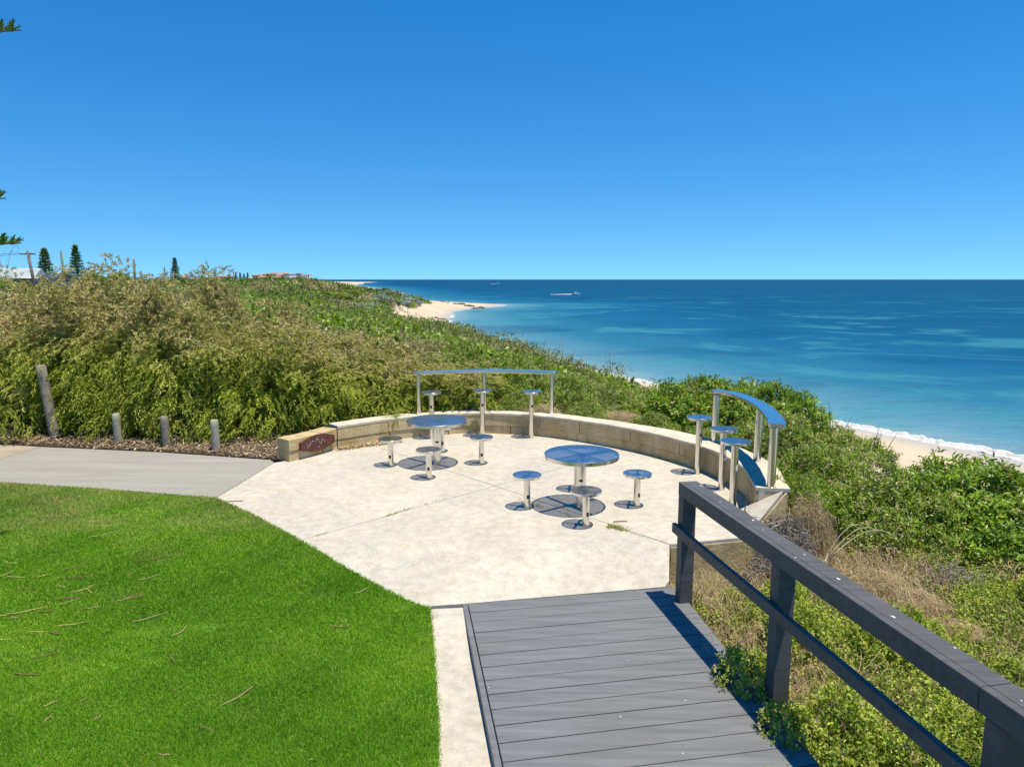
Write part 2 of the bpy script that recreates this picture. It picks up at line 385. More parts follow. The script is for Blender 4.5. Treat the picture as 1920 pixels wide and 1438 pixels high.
def height(x, y):
    x = np.asarray(x, float); y = np.asarray(y, float)
    cx, tx, sh = itp(y, CREST), itp(y, TOE), itp(y, SHORE)
    zc = itp(y, [(-60, -1.2), (8, -.9), (14, -.4), (17, -.6), (22, -.85), (30, -1.15), (40, -1.6), (60, -2.0), (80, -2.8), (100, -3.7), (150, -4.2), (200, -2.6), (250, -2.4), (300, -3.0), (400, -5), (1000, -4), (3000, -2)])
    R = itp(y, [(10, .0), (14, .2), (30, .8), (60, .7), (120, .4), (200, .9), (260, .9), (350, .2), (500, -.5), (900, -1), (1300, .5), (1500, 3), (3000, 2)]) + 1.3 * np.exp(-((x + 60) / 26) ** 2 - ((y - 232) / 60) ** 2)
    d = cx - x
    wd = itp(y, [(10, 4), (30, 16), (60, 22), (250, 34), (1000, 150), (3000, 400)])
    inland = zc + (R - zc) * sst(d / wd)
    s = (x - cx) / np.maximum(tx - cx, .5)
    beach = -7.3 - 1.7 * (x - tx) / np.maximum(sh - tx, .5)
    z = np.where(x < cx, inland, np.where(x < tx, zc + (-7.3 - zc) * np.clip(s, 0, 1) * (2 - np.clip(s, 0, 1)), np.maximum(beach, -14)))
    p = np.stack([x, y], -1)
    amp = np.clip((y - 10) / 40, 0, 1) * np.where(x < tx, 1, .12)
    z = z + amp * (.30 * wob(p, .22) + .55 * wob(p, .05, 2)) + .05 * wob(p, 1.3, 1)
    # the made ground under lawn, path and patio
    near = (y < 13.8)
    m1 = sst((13.6 - y) / 1.0) * sst((3.7 - x) / .9)
    z = z * (1 - m1) + (-.45) * m1
    right = sst((12.5 - y) / 3) * sst((x - 1.4) / 1.2) * sst((9 - x) / 3)
    z = z * (1 - right) + (-.48 - .03 * (x - 2)) * right + 0.06 * right * wob(p, 2.2, 3)
    return z
ys = np.concatenate([np.linspace(-25, 0, 14), np.linspace(.5, 30, 90), np.geomspace(30.5, 3000, 170)])
us = np.linspace(-1, 1, 261)
Y = np.repeat(ys[:, None], len(us), 1)
X = (np.sign(us) * np.abs(us) ** 1.5)[None, :] * (60 + np.maximum(ys, 0)[:, None] * 1.15)
Z = height(X, Y)
V = np.stack([X, Y, Z], -1).reshape(-1, 3)
I = np.arange(len(V)).reshape(X.shape)
Q = np.stack([I[:-1, :-1], I[:-1, 1:], I[1:, 1:], I[1:, :-1]], -1).reshape(-1, 4)
me = fast_mesh('terrain', V, Q); me.polygons.foreach_set('use_smooth', np.ones(len(Q), bool))
tag(link('terrain', me, M_DUNE), kind='structure')

ys = np.concatenate([np.linspace(-400, 0, 12), np.linspace(5, 140, 90), np.geomspace(142, 60000, 130)])
us = np.linspace(-1, 1, 241)
Y = np.repeat(ys[:, None], len(us), 1)
shx = itp(ys, SHORE)[:, None]
X = shx * np.clip(1.2 - Y / 900, 0, 1) + (np.sign(us) * np.abs(us) ** 2.2)[None, :] * (300 + np.maximum(ys, 0)[:, None] * 1.4)
sp_ = np.array(SHORE, float); sq = []
for a, b in zip(sp_[:-1], sp_[1:]):
    k = max(2, int(np.hypot(*(b - a)) / 4)); sq += [a + (b - a) * t for t in np.linspace(0, 1, k, endpoint=False)]
sq = np.array(sq)[:, ::-1]
P = np.stack([X, Y], -1).reshape(-1, 2); dist = np.empty(len(P))
for i in range(0, len(P), 4000): dist[i:i + 4000] = np.sqrt(((P[i:i + 4000, None] - sq[None]) ** 2).sum(-1)).min(1)
fard = np.clip(np.log10(np.maximum(np.hypot(P[:, 0], P[:, 1]), 30) / 30) / 2.5, 0, 1)
V = np.concatenate([P, np.full((len(P), 1), SEA)], 1)
I = np.arange(len(V)).reshape(X.shape)
Q = np.stack([I[:-1, :-1], I[:-1, 1:], I[1:, 1:], I[1:, :-1]], -1).reshape(-1, 4)
me = fast_mesh('sea', V, Q, np.stack([np.clip(dist / 220, 0, 1), fard], 1))
tag(link('sea', me, M_SEA), kind='structure')
# breaking wave along the beach
sc = np.array(catmull([(41, 20), (33.6, 45.5), (29.6, 53), (25.4, 60), (15.4, 80), (8.8, 95)], 40))
t = np.gradient(sc, axis=0); t /= np.linalg.norm(t, axis=1, keepdims=True); nn = np.stack([t[:, 1], -t[:, 0]], 1)
K = 13; rows = []
for k in range(K):
    o = (k / (K - 1) - .28) * 1.5
    wobb = .7 * wob(np.stack([sc[:, 0] * .9, sc[:, 1] * .9], -1)) + .45 * wob(np.stack([sc[:, 0], sc[:, 1]], -1), 2.3, k * .3) * (1.2 if k in (0, K - 1) else .5)
    xy = sc + nn * (o + wobb)[:, None]
    hz = .24 * math.exp(-((k / (K - 1) - .55) / .22) ** 2) * (1 + .5 * wob(xy * 1.0, 1.9)) + .05 * RNG.random(len(xy)) + (-.12 if k in (0, K - 1) else .03)
    rows.append(np.concatenate([xy, (SEA + hz)[:, None]], 1))
G = np.stack(rows, 1); I = np.arange(G.shape[0] * K).reshape(-1, K)
Q = np.stack([I[:-1, :-1], I[:-1, 1:], I[1:, 1:], I[1:, :-1]], -1).reshape(-1, 4)
tag(link('breaking_wave', fast_mesh('breaking_wave', G.reshape(-1, 3), Q), M_FOAM), kind='structure')

# ------------------------------------------------------------------ hard surfaces
DZ = -.2                                           # level of the deck; the patio falls to it
def zfront(x, y):
    yb = 7.65 - .031 * (x + 2.4); yd = 6.47 + .186 * (x + .48)
    t = np.clip((yb - y) / np.maximum(yb - yd, .3), 0, 1); return DZ * t
def solve(px, py, dz=0.0):
    z = 0.0
    for _ in range(25):
        q = at(px, py, z); z = float(zfront(q.x, q.y)) + dz
    return (q.x, q.y)
def clip(poly, a, b, off):                          # keep what lies left of a->b, pulled back by off
    a = np.array(a); b = np.array(b); d = (b - a) / np.linalg.norm(b - a); nrm_ = np.array([-d[1], d[0]])
    f = [float(np.dot(np.array(p) - a, nrm_)) - off for p in poly]; out = []
    for i in range(len(poly)):
        j = (i + 1) % len(poly); p, q = np.array(poly[i]), np.array(poly[j])
        if f[i] >= 0: out.append(tuple(p))
        if f[i] * f[j] < 0: out.append(tuple(p + (q - p) * f[i] / (f[i] - f[j])))
    return out
WALL_IN = catmull([(-3.02, 12.02), (-2.46, 12.50), (-1.99, 12.82), (-1.3, 13.13), (-.6, 13.25), (.4, 13.03), (1.33, 12.46), (2.16, 11.68), (2.74, 10.85), (3.04, 10.1), (3.13, 9.35), (3.06, 8.85), (2.985, 8.36)], 12)
grass_edge = [solve(*p) for p in [(404, 934), (440, 950), (480, 968), (520, 990), (560, 1012), (605, 1038), (650, 1066), (690, 1088), (730, 1110), (768, 1128), (806, 1140)]]
PJ1 = ((-2.255, 7.772), (2.147, 12.132)); PJ2 = ((1.743, 7.524), (-2.1, 11.858))
patio = [(-.50, 6.475), (1.56, 6.86), (1.62, 6.95), (1.745, 7.525), (2.66, 7.74), (2.80, 8.35)] + [tuple(p) for p in WALL_IN[::-1][3:]] + [(-3.42, 11.36), (-3.8, 11.05)] + grass_edge + [(-.78, 6.43)]
bm = bmesh.new()
def slab(bm, poly, zf, thick=.12, step=.3):
    b2 = bmesh.new(); vs = [b2.verts.new((*q, 0)) for q in poly]; b2.faces.new(vs)
    xs = [q[0] for q in poly]; yz = [q[1] for q in poly]
    for k in np.arange(min(xs), max(xs), step): bmesh.ops.bisect_plane(b2, geom=b2.verts[:] + b2.edges[:] + b2.faces[:], plane_co=(k, 0, 0), plane_no=(1, 0, 0))
    for k in np.arange(min(yz), max(yz), step): bmesh.ops.bisect_plane(b2, geom=b2.verts[:] + b2.edges[:] + b2.faces[:], plane_co=(0, k, 0), plane_no=(0, 1, 0))
    for v_ in b2.verts: v_.co.z = float(zf(v_.co.x, v_.co.y))
    bmesh.ops.recalc_face_normals(b2, faces=b2.faces)
    if sum(f_.normal.z for f_ in b2.faces) < 0: bmesh.ops.reverse_faces(b2, faces=b2.faces)
    ed = [e for e in b2.edges if e.is_boundary]
    r = bmesh.ops.extrude_edge_only(b2, edges=ed)
    for v_ in [g for g in r['geom'] if isinstance(g, bmesh.types.BMVert)]: v_.co.z -= thick
    tmp = bpy.data.meshes.new('t'); b2.to_mesh(tmp); b2.free(); bm.from_mesh(tmp); bpy.data.meshes.remove(tmp)
for s1 in (1, -1):
    for s2 in (1, -1):
        q = clip(patio, *(PJ1 if s1 > 0 else PJ1[::-1]), .005); q = clip(q, *(PJ2 if s2 > 0 else PJ2[::-1]), .005)
        if len(q) > 2: slab(bm, q, zfront)
tag(build('patio', bm, M_PATIO), kind='structure')
bm = bmesh.new()
prism(bm, [(-3.9, 9.3), (-.9, 6.6), (1.5, 6.95), (1.7, 7.6), (2.6, 7.9), (2.9, 9.4), (2, 11.6), (-.6, 13.1), (-2.4, 12.4), (-3.7, 11.1)], -.42, lambda p: float(zfront(*p)) - .05)
tag(build('patio_bedding', bm, M_SOIL), kind='structure')
# path
bm = bmesh.new()
pth = [(-3.985, 9.195), (-3.805, 11.06), (-3.95, 11.26), tuple(at(500, 862)[:2]), tuple(at(300, 848)[:2]), tuple(at(78, 838)[:2]), tuple(at(0, 861)[:2]), (-9.5, 10.55), (-9.5, 10.2), tuple(at(0, 905)[:2]), tuple(at(200, 918)[:2])]
slab(bm, pth, lambda x, y: 0.002)
tag(build('path', bm, M_PATH), kind='structure')
bm = bmesh.new()
slab(bm, [(tuple(at(78, 838)[:2])[0] - .012, at(78, 838).y), (-9.4, 12.4), (-16, 12.9), (-16, 10.4), (-9.52, 10.55), (at(0, 861).x - .01, at(0, 861).y + .01)], lambda x, y: 0.002)
tag(build('side_path', bm, M_SANDPATH), kind='structure')
# concrete strip along the boardwalk
ZS = -.27
DK_L = [Vector((-.479, 6.472)), Vector((-.11, 4.157))]; DK_R = [Vector((1.708, 6.594)), Vector((1.956, 4.464))]
def dkl(y): return DK_L[0].x + (y - DK_L[0].y) * (DK_L[1].x - DK_L[0].x) / (DK_L[1].y - DK_L[0].y)
def dkr(y): return DK_R[0].x + (y - DK_R[0].y) * (DK_R[1].x - DK_R[0].x) / (DK_R[1].y - DK_R[0].y)
strip_l = [(at(808, 1146, ZS).x, 6.39)] + [tuple(at(*q, ZS)[:2]) for q in [(812, 1200), (815, 1250), (819, 1310), (823, 1370), (822, 1438)]]
strip = [(dkl(6.42) + .03, 6.42)] + strip_l[:1] + strip_l[1:] + [(-.1, 2.0), (.1, -1.0), (.75, -1.0), (dkl(2.0) + .03, 2.0)]
bm = bmesh.new(); slab(bm, strip, lambda x, y: ZS + .062 * min(1, max(0, (y - 5.7) / .7)))
tag(build('concrete_strip', bm, M_PATIO), kind='structure')
# lawn ground
lawn_poly = [(-3.97, 9.18)] + grass_edge[1:] + strip_l[1:] + [(-.12, 2.0), (.08, -1.0), (-14, -1.0), (-14, 10.45), (-9.4, 10.18), tuple(at(0, 906)[:2]), tuple(at(200, 919)[:2])]
zl = lambda x, y: float(zfront(x, y)) + .004 - .05 * min(1, max(0, 6.3 - y) / .6)
bm = bmesh.new(); slab(bm, lawn_poly, zl, .1, .4)
tag(build('lawn_soil', bm, M_LAWNSOIL), kind='structure')
def inpoly(x, y, poly):
    r = np.zeros(len(x), bool); n_ = len(poly)
    for i in range(n_):
        x1, y1 = poly[i]; x2, y2 = poly[(i + 1) % n_]
        c_ = ((y1 > y) != (y2 > y)) & (x < (x2 - x1) * (y - y1) / (y2 - y1 + 1e-12) + x1); r ^= c_
    return r
# lawn blades
n0 = 900000
yy = 3.4 + (10.1 - 3.4) * RNG.random(n0) ** 1.35
xx = -.79 * yy - .3 + RNG.random(n0) * (.79 * yy + .3)
k = inpoly(xx, yy, lawn_poly) ; xx, yy = xx[k], yy[k]; n0 = len(xx)
xx += RNG.normal(0, .013, n0); yy += RNG.normal(0, .008, n0)
zz = zfront(xx, yy) + .004 - .05 * np.clip((6.3 - yy) / .6, 0, 1)
pp = np.stack([xx, yy], -1)
Ls = (.020 + .022 * RNG.random(n0)) * (1 + .25 * wob(pp, 2.5)); ang = RNG.random(n0) * 2 * PI
lean = RNG.normal(0, .95, n0)
D = nrm(np.stack([np.cos(ang) * lean, np.sin(ang) * lean, np.ones(n0)], 1))
N = rdir(n0) * .45 + np.array([0, 0, 1.]); wdt = (.0035 + .0009 * np.maximum(yy - 3, 0)) * RNG.uniform(.7, 1.2, n0)
dry = np.clip(sst((yy - 6.6) / 2.8) * (.62 + .5 * wob(pp, 1.7)) + .25 * wob(pp, 3.3, 4) - .08, 0, .9) * (RNG.random(n0) < .75)
dry = np.maximum(dry, (RNG.random(n0) < .03) * .8)
tv = np.clip(.5 + .30 * wob(pp, 1.2, 2) + .14 * wob(pp, 5, 1) + RNG.normal(0, .2, n0), 0, 1)
Lv = Leaves(); Lv.leaf(np.stack([xx, yy, zz], 1), D, N, Ls, wdt, np.stack([tv, dry, dry * 0], 1), .3)
tag(link('lawn_grass', Lv.mesh('lawn_grass'), M_GRASS), kind='stuff')

# mulch bed behind the path
bm = bmesh.new()
bed = [(-3.75, 11.2), (-3.98, 11.27), tuple(at(500, 861)[:2]), tuple(at(300, 847)[:2]), tuple(at(78, 837)[:2]), (-9.4, 12.45), (-16, 12.95), (-16, 17), (-3, 17), (-3, 12.6)]
slab(bm, bed, lambda x, y: .01 + .06 * max(0, y - 12.2) + .035 * math.sin(3 * x + y) * min(1, max(0, y - 12)), .1, .35)
tag(build('mulch_bed', bm, M_SOIL), kind='structure')
Lv = Leaves(); n0 = 26000
xx = RNG.uniform(-12, -3.4, n0); yy = 11.2 + RNG.random(n0) ** 1.2 * 3.2; k = inpoly(xx, yy, bed); xx, yy = xx[k], yy[k]; n0 = len(xx)
zz = .02 + .06 * np.maximum(0, yy - 12.2) + RNG.random(n0) * .05
d = rdir(n0); d[:, 2] *= .35
Lv.leaf(np.stack([xx, yy, zz], 1), d, rdir(n0) * .5 + [0, 0, 1], RNG.uniform(.03, .10, n0), RNG.uniform(.012, .03, n0), tints(n0, 0, .8, RNG.random(n0) < .82))  # mostly dark browns, painting in the shade below the shrubs
tag(link('mulch_litter', Lv.mesh('mulch_litter'), M_DRY), kind='stuff')

# ------------------------------------------------------------------ limestone walls
def arc_pts(P):
    P = np.array(P); s = np.concatenate([[0], np.cumsum(np.hypot(*np.diff(P, axis=0).T))]); return P, s
def along(P, s, t):
    return np.array([np.interp(t, s, P[:, 0]), np.interp(t, s, P[:, 1])])
def curved_blocks(bm, P, width, z0, z1, blk, seed, inset=0.0, gap=.006):
    P, s = arc_pts(P); rnd = random.Random(seed); t = 0.0; T = s[-1]
    while t < T - .05:
        e = min(T, t + blk * rnd.uniform(.8, 1.2))
        if T - e < .25: e = T
        m_ = max(2, int((e - t) / .12)); q = np.linspace(t + gap, e - gap, m_ + 1); rim = []; ji = rnd.uniform(-.006, .006)
        for u in q:
            p0 = along(P, s, u); d_ = along(P, s, min(T, u + .05)) - along(P, s, max(0, u - .05)); d_ /= np.linalg.norm(d_) + 1e-9
            nn_ = np.array([-d_[1], d_[0]]); w_ = width(u / T) if callable(width) else width
            rim.append((p0 + nn_ * (inset + ji), p0 + nn_ * w_))
        g = .008; rings = []
        for a_, b_ in rim:
            dd = (b_ - a_) / np.linalg.norm(b_ - a_); hj = rnd.uniform(-.004, .004)
            sec = [(a_, z0), (a_, z1 - g + hj), (a_ + dd * g, z1 + hj), (b_ - dd * g, z1 + hj), (b_, z1 - g + hj), (b_, z0)]
            rings.append([bm.verts.new((*xy, z_)) for xy, z_ in sec])
        for a_, b_ in zip(rings, rings[1:]):
            for i in range(6): bm.faces.new((a_[i], a_[(i + 1) % 6], b_[(i + 1) % 6], b_[i]))
        bm.faces.new(rings[0]); bm.faces.new(rings[-1][::-1]); t = e
wall = empty('curved_wall', (0, 13.2, 0))
wid = lambda u: .30 + .14 * float(sst(np.array((u - .5) / .25))) - .07 * float(sst(np.array((u - .85) / .15)))
def local(o, root): o.location = -root.location; return o
bm = bmesh.new(); curved_blocks(bm, WALL_IN, wid, -.3, .155, 1.15, 3, .004); local(build('lower_course', bm, M_STONE, wall), wall)
bm = bmesh.new(); curved_blocks(bm, WALL_IN, wid, .160, .355, .95, 5, -.008); local(build('upper_course', bm, M_STONE, wall), wall)
bm = bmesh.new(); curved_blocks(bm, WALL_IN, lambda u: wid(u) + .02, .3555, .40, 2.4, 8, -.016, .002); local(build('sunlit_top', bm, M_SUNTOP, wall), wall)  # thin added layer painting the sunlit tops of the blocks paler
tag(wall, 'low curved limestone block wall with pale top around the seaward side of the patio', 'wall')
# the sloping end of the wall and the retaining edge below it
bm = bmesh.new()
A = [(1.748, 7.52, -.005), (2.66, 7.74, .0), (3.34, 8.37, .40), (3.0, 8.345, .395), (2.99, 8.36, .22), (2.62, 8.45, .004)]
hi = [bm.verts.new(a_) for a_ in A]; lo = [bm.verts.new((a_[0], a_[1], -.75)) for a_ in A]
bm.faces.new((hi[0], hi[1], hi[5])); bm.faces.new((hi[1], hi[4], hi[5])); bm.faces.new((hi[1], hi[2], hi[4])); bm.faces.new((hi[2], hi[3], hi[4]))
for i in range(6): bm.faces.new((lo[i], lo[(i + 1) % 6], hi[(i + 1) % 6], hi[i]))
o = build('wall_end', bm, M_PATIO); tag(o, 'pale concrete end of the curved wall sloping down to the patio beside the handrail', 'wall end')
bm = bmesh.new()
Pn = [(1.752, 7.505), (2.2, 7.61), (2.665, 7.72), (3.02, 8.05), (3.35, 8.35)]
for i in range(4):
    a_, b_ = np.array(Pn[i]), np.array(Pn[i + 1]); d_ = (b_ - a_) / np.linalg.norm(b_ - a_); nn_ = np.array([d_[1], -d_[0]])
    q = [a_ + d_ * .001, b_ - d_ * .001, b_ - d_ * .001 + nn_ * .018, a_ + d_ * .001 + nn_ * .018]
    prism(bm, [tuple(v_) for v_ in q], -.8, lambda p_: -.03 + .40 * min(1, max(0, (p_[0] - 2.68) / .66)))
tag(build('retaining_wall', bm, M_STONE), 'short limestone retaining wall under the slab edge behind the first rail post', 'wall')
# left end wall with the plaque
sw = empty('sign_wall', (-3.3, 11.6, 0))
SWP = [(-3.585, 11.10), (-3.42, 11.32), (-3.22, 11.62), (-3.03, 11.99)]
SWP = [tuple(v_) for v_ in catmull(SWP, 6)]
bm = bmesh.new(); curved_blocks(bm, SWP, .30, -.2, .17, .8, 21, .0); local(build('lower_course', bm, M_STONE, sw), sw)
bm = bmesh.new(); curved_blocks(bm, SWP, .30, .175, .36, .55, 22, -.01); local(build('upper_course', bm, M_STONE, sw), sw)
tag(sw, 'short limestone end wall carrying a brown plaque at the patio entrance', 'wall')
# plaque: a long board with blunt ends and bowed edges, fixed to the wall face
A_, B_ = Vector((-3.47, 11.255, 0)), Vector((-3.08, 11.885, 0))
pd = (B_ - A_); pl = pd.length; pd.normalize(); pn = Vector((pd.y, -pd.x, 0))
bm = bmesh.new(); out = []
for i in range(17):
    t = i / 16; out.append((t * pl, .062 + .078 * math.sin(PI * t)))
for i in range(17):
    t = 1 - i / 16; out.append((t * pl, -.062 - .075 * math.sin(PI * t)))
plq = empty('plaque', A_ + pn * .02 + Vector((0, 0, .215)))
def pw_(u, z, off): return pd * u + pn * off + Vector((0, 0, z))
fr = [bm.verts.new(pw_(u, z, .045)) for u, z in out]; bk = [bm.verts.new(pw_(u, z, -.015)) for u, z in out]
bm.faces.new(fr); bm.faces.new(bk[::-1])
for i in range(len(out)): j = (i + 1) % len(out); bm.faces.new((fr[i], fr[j], bk[j], bk[i]))
build('board', bm, M_BROWN, plq)
bm = bmesh.new()
for st in [[(.12, .05), (.10, .02), (.11, -.03), (.13, -.06)], [(.13, -.03), (.16, .0), (.18, .04), (.17, .05)], [(.19, .045), (.22, .05), (.24, .045)], [(.27, .02), (.275, .06), (.30, .085), (.31, .06), (.29, .05)], [(.33, .04), (.335, -.01), (.35, -.03), (.37, .0), (.385, .04), (.40, .05)], [(.05, .0), (.055, -.03)], [(.30, -.07), (.33, -.065)], [(.42, .0), (.44, .015)]]:
    tube(bm, [pw_(u * pl / .62, z, .046) for u, z in st], .0045, 5)
build('carving', bm, M_SCRATCH, plq)
tag(plq, 'dark brown board-shaped plaque with faint pale carved lettering on limestone end wall', 'plaque')

# ------------------------------------------------------------------ stainless tables, stools and counters
def make_pole(name, root, r, z1, band, w=.05):
    bm = bmesh.new(); lathe(bm, [(0, 0), (r * 1.0, 0), (r, .006), (r, z1)], 28); pole = build(name, bm, M_STEEL, root, True, .6)
    bm = bmesh.new()
    a0 = -PI / 2 - .55
    for k in range(7):
        t0, t1 = a0 + k * .12, a0 + (k + 1) * .12
        f_ = [(r + .0015) * Vector((math.cos(t), math.sin(t), 0)) for t in (t0, t1)]
        vs = [bm.verts.new((*f_[0][:2], band - w / 2)), bm.verts.new((*f_[1][:2], band - w / 2)), bm.verts.new((*f_[1][:2], band + w / 2)), bm.verts.new((*f_[0][:2], band + w / 2))]
        bm.faces.new(vs)
    build('dark_band', bm, M_BLACK, pole)  # small black band part way round the pole
def make_disc(root, R, z, rim, part, pr):
    bm = bmesh.new(); [lathe(bm, [(0, z - dz_), (R - .006, z - dz_)], 64) for dz_ in (0, .003)]; seat = build(part, bm, M_PERF, root)
    bm = bmesh.new(); lathe(bm, [(R - .006, z - rim), (R, z - rim + .003), (R, z - .003), (R - .004, z + .002), (R - .012, z + .002), (R - .012, z - .004), (R - .006, z - .006), (R - .006, z - rim)], 64)
    build('rim', bm, M_STEEL, seat, True, .5)
    bm = bmesh.new(); w = pr * .95
    for a in (.62, .62 + PI / 2): box(bm, (0, 0, z - rim * .55), (2 * R - .02, w * .55, rim * .8), a)
    bm2 = bm; build('brace', bm2, M_STEEL, root)
    return seat
def make_stool(name, h, R=.185, pr=.043, band=.15):
    t = empty(name); make_disc(t, R, h, .035, 'seat', pr); make_pole('pole', t, pr, h - .012, band); return t
def make_table(name):
    t = empty(name); make_disc(t, .475, .712, .05, 'tabletop', .085); make_pole('pole', t, .062, .69, .37, .03)
    bm = bmesh.new(); lathe(bm, [(0, .722), (.008, .721), (.010, .7145)], 12); build('bolt', bm, M_STEEL, t); return t
stool0 = make_stool('stool', .437)
G = 'low round stools fixed around the two steel tables'
spec = [(-1.906, 10.872, 'low steel stool left of the far left table, nearest the plaque wall'), (-1.225, 10.16, 'low steel stool on the near side of the far left table'),
        (-.484, 11.0, 'low steel stool right of the far left table, between the two tables'), (-1.19, 11.80, 'low steel stool behind the far left table, mostly hidden by its pole'),
        (.192, 8.80, 'low blue-topped steel stool left of the nearer right table'), (.877, 8.12, 'low grey-topped steel stool in front of the nearer right table, nearest the boardwalk'),
        (1.614, 8.87, 'low blue-topped steel stool right of the nearer table, closest to the handrail'), (.90, 9.58, 'low steel stool hidden behind the nearer right table')]
for i, (x, y, lb) in enumerate(spec):
    o = stool0 if i == 0 else copy_tree(stool0); o.location = (x, y, .001); o.rotation_euler.z = .12 * i; tag(o, lb, 'stool', G)
tab0 = make_table('table'); tab1 = copy_tree(tab0)
for o, x, y, lb in ((tab0, .885, 8.80, 'nearer right round steel table with perforated top reflecting blue sky'), (tab1, -1.19, 10.97, 'far left round steel table with sun glint on its perforated top')):
    o.location = (x, y, .001); o.rotation_euler.z = .3 if o is tab1 else 0; tag(o, lb, 'table', 'round steel tables on the patio')
bar0 = make_stool('bar_stool', .872, .185, .046, .60)
G = 'tall bar stools fixed in front of the two curved counters'
for i, (x, y, lb) in enumerate([(-1.47, 12.78, 'leftmost tall bar stool below the straight-looking back counter, dull grey seat'), (-.55, 12.98, 'middle tall bar stool under the back counter'), (.36, 12.86, 'rightmost tall bar stool under the back counter'),
                           (2.60, 10.52, 'farthest tall bar stool of the right-hand counter'), (2.76, 9.62, 'middle tall bar stool of the right-hand counter'), (2.72, 8.83, 'nearest tall bar stool of the right-hand counter, by the handrail')]):
    if i == 3: x, y = 2.80, 10.40
    if i == 4: x, y = 2.92, 9.58
    if i == 5: x, y = 2.84, 8.82
    o = bar0 if i == 0 else copy_tree(bar0); o.location = (x, y, .001); o.rotation_euler.z = .2 * i; tag(o, lb, 'bar stool', G)
# the right wall bows a little outward here so the stools clear it
def counter(name, P, w, z, posts, label, pr=.05):
    root = empty(name, (*posts[0], .4))
    P = [tuple(v_) for v_ in catmull(P, 10)]; bm = bmesh.new(); rings = []
    Pn, s = arc_pts(P)
    for u in np.linspace(0, s[-1], 60):
        p0 = along(Pn, s, u); d_ = along(Pn, s, min(s[-1], u + .05)) - along(Pn, s, max(0, u - .05)); d_ /= np.linalg.norm(d_); nn_ = np.array([-d_[1], d_[0]])
        e = min(u, s[-1] - u); ww = w * (math.sqrt(max(0.0, 1 - (1 - min(1, e / .06)) ** 2)) * .25 + .75)
        sec = [(-ww / 2, -.004), (-ww / 2 + .006, .0), (ww / 2 - .006, .0), (ww / 2, -.004), (ww / 2, -.045), (ww / 2 - .004, -.05), (-ww / 2 + .004, -.05), (-ww / 2, -.045)]
        rings.append([bm.verts.new((p0[0] + nn_[0] * a_, p0[1] + nn_[1] * a_, z + b_)) for a_, b_ in sec])
    for a_, b_ in zip(rings, rings[1:]):
        for i in range(8): bm.faces.new((a_[i], a_[(i + 1) % 8], b_[(i + 1) % 8], b_[i]))
    bm.faces.new(rings[0]); bm.faces.new(rings[-1][::-1])
    local(build('counter_top', bm, M_STEEL, root, True, .5), root)
    for x, y in posts:
        bm = bmesh.new(); lathe(bm, [(0, 0), (pr + .004, 0), (pr, .004), (pr, z - .05 - .4)], 28); q = build('post', bm, M_STEEL, root, True, .6)
        q.location = Vector((x, y, .398)) - root.location
    tag(root, label, 'counter', 'curved steel bar counters over the wall')
counter('bar_counter', [(-1.85, 13.17), (-1.2, 13.38), (-.52, 13.47), (.2, 13.42), (.82, 13.23)], .22, 1.19, [(-1.75, 13.12), (-.53, 13.40), (.75, 13.18)], 'narrow curved steel counter on three posts at the back of the patio', .04)
counter('bar_counter', [(3.185, 8.36), (3.30, 8.75), (3.46, 9.67), (3.43, 10.58), (3.19, 11.06)], .20, 1.185, [(3.165, 8.40), (3.41, 9.62), (3.17, 10.87)], 'wide curved blue-reflecting steel counter on three posts at the right of the patio')

# ------------------------------------------------------------------ boardwalk and handrail
bw = empty('boardwalk', (.6, 6.6, DZ))
vdir = Vector((.165, -.986, 0)); udir = Vector((.9833, .182, 0))
bm = bmesh.new(); nb = 42; pitch_ = .1925
y0 = 6.472
for i in range(nb):
    ya, yb = y0 - i * pitch_ * .986, y0 - (i + 1) * pitch_ * .986 + .010
    def pt(yl, right):
        xl = dkl(yl) + .055
        if not right: return (xl, yl + (.055) * .186)
        # walk along udir until the right edge
        t = 0.0; x, y = xl, yl
        for _ in range(30):
            t += (dkr(y) - x); x = xl + t; y = yl + t * .186
        return (x, y)
    q = [pt(ya, 0), pt(ya, 1), pt(yb, 1), pt(yb, 0)]
    dz = random.uniform(-.0015, .0015); g = .004
    lo = [bm.verts.new((*a_, DZ - .03)) for a_ in q]; mi = [bm.verts.new((*a_, DZ - g + dz)) for a_ in q]
    ins = [(q[k][0] + (g if k in (0, 3) else -g), q[k][1] + (-g if k in (0, 1) else g)) for k in range(4)]
    hi = [bm.verts.new((*a_, DZ + dz)) for a_ in ins]
    for k in range(4):
        j = (k + 1) % 4; bm.faces.new((lo[k], lo[j], mi[j], mi[k])); bm.faces.new((mi[k], mi[j], hi[j], hi[k]))
    bm.faces.new(hi); bm.faces.new(lo[::-1])
o = local(build('deck_boards', bm, M_DECK, bw), bw)
bm = bmesh.new()
a_ = Vector((dkl(6.475) + .024, 6.478, DZ - .05)); b_ = Vector((dkl(-1) + .024, -1, DZ - .05)); beam(bm, a_, b_, .046, .104, .004)
local(build('edge_board', bm, M_DECK, bw), bw)
bm = bmesh.new()
for xo in (.12, 1.0, 1.95): beam(bm, Vector((dkl(6.4) + xo, 6.40 + xo * .186, DZ - .11)), Vector((dkl(-1) + xo, -1 + xo * .186, DZ - .11)), .05, .14)
local(build('joist', bm, M_RAIL, bw), bw)
tag(bw, 'dark grey painted plank boardwalk meeting the patio', 'boardwalk')
hr = empty('handrail', (1.66, 6.55, DZ))
RA = Vector((1.598, 6.60, 0)); RDIR = Vector((.627, -3.44, 0)).normalized(); RS = Vector((-RDIR.y, RDIR.x, 0)); RS = RS if RS.x > 0 else -RS
RZ = .983
def rp(t, s, z): q = RA + RDIR * t + RS * s; return Vector((q.x, q.y, z))
jt = (3.139 - 6.60) / RDIR.y
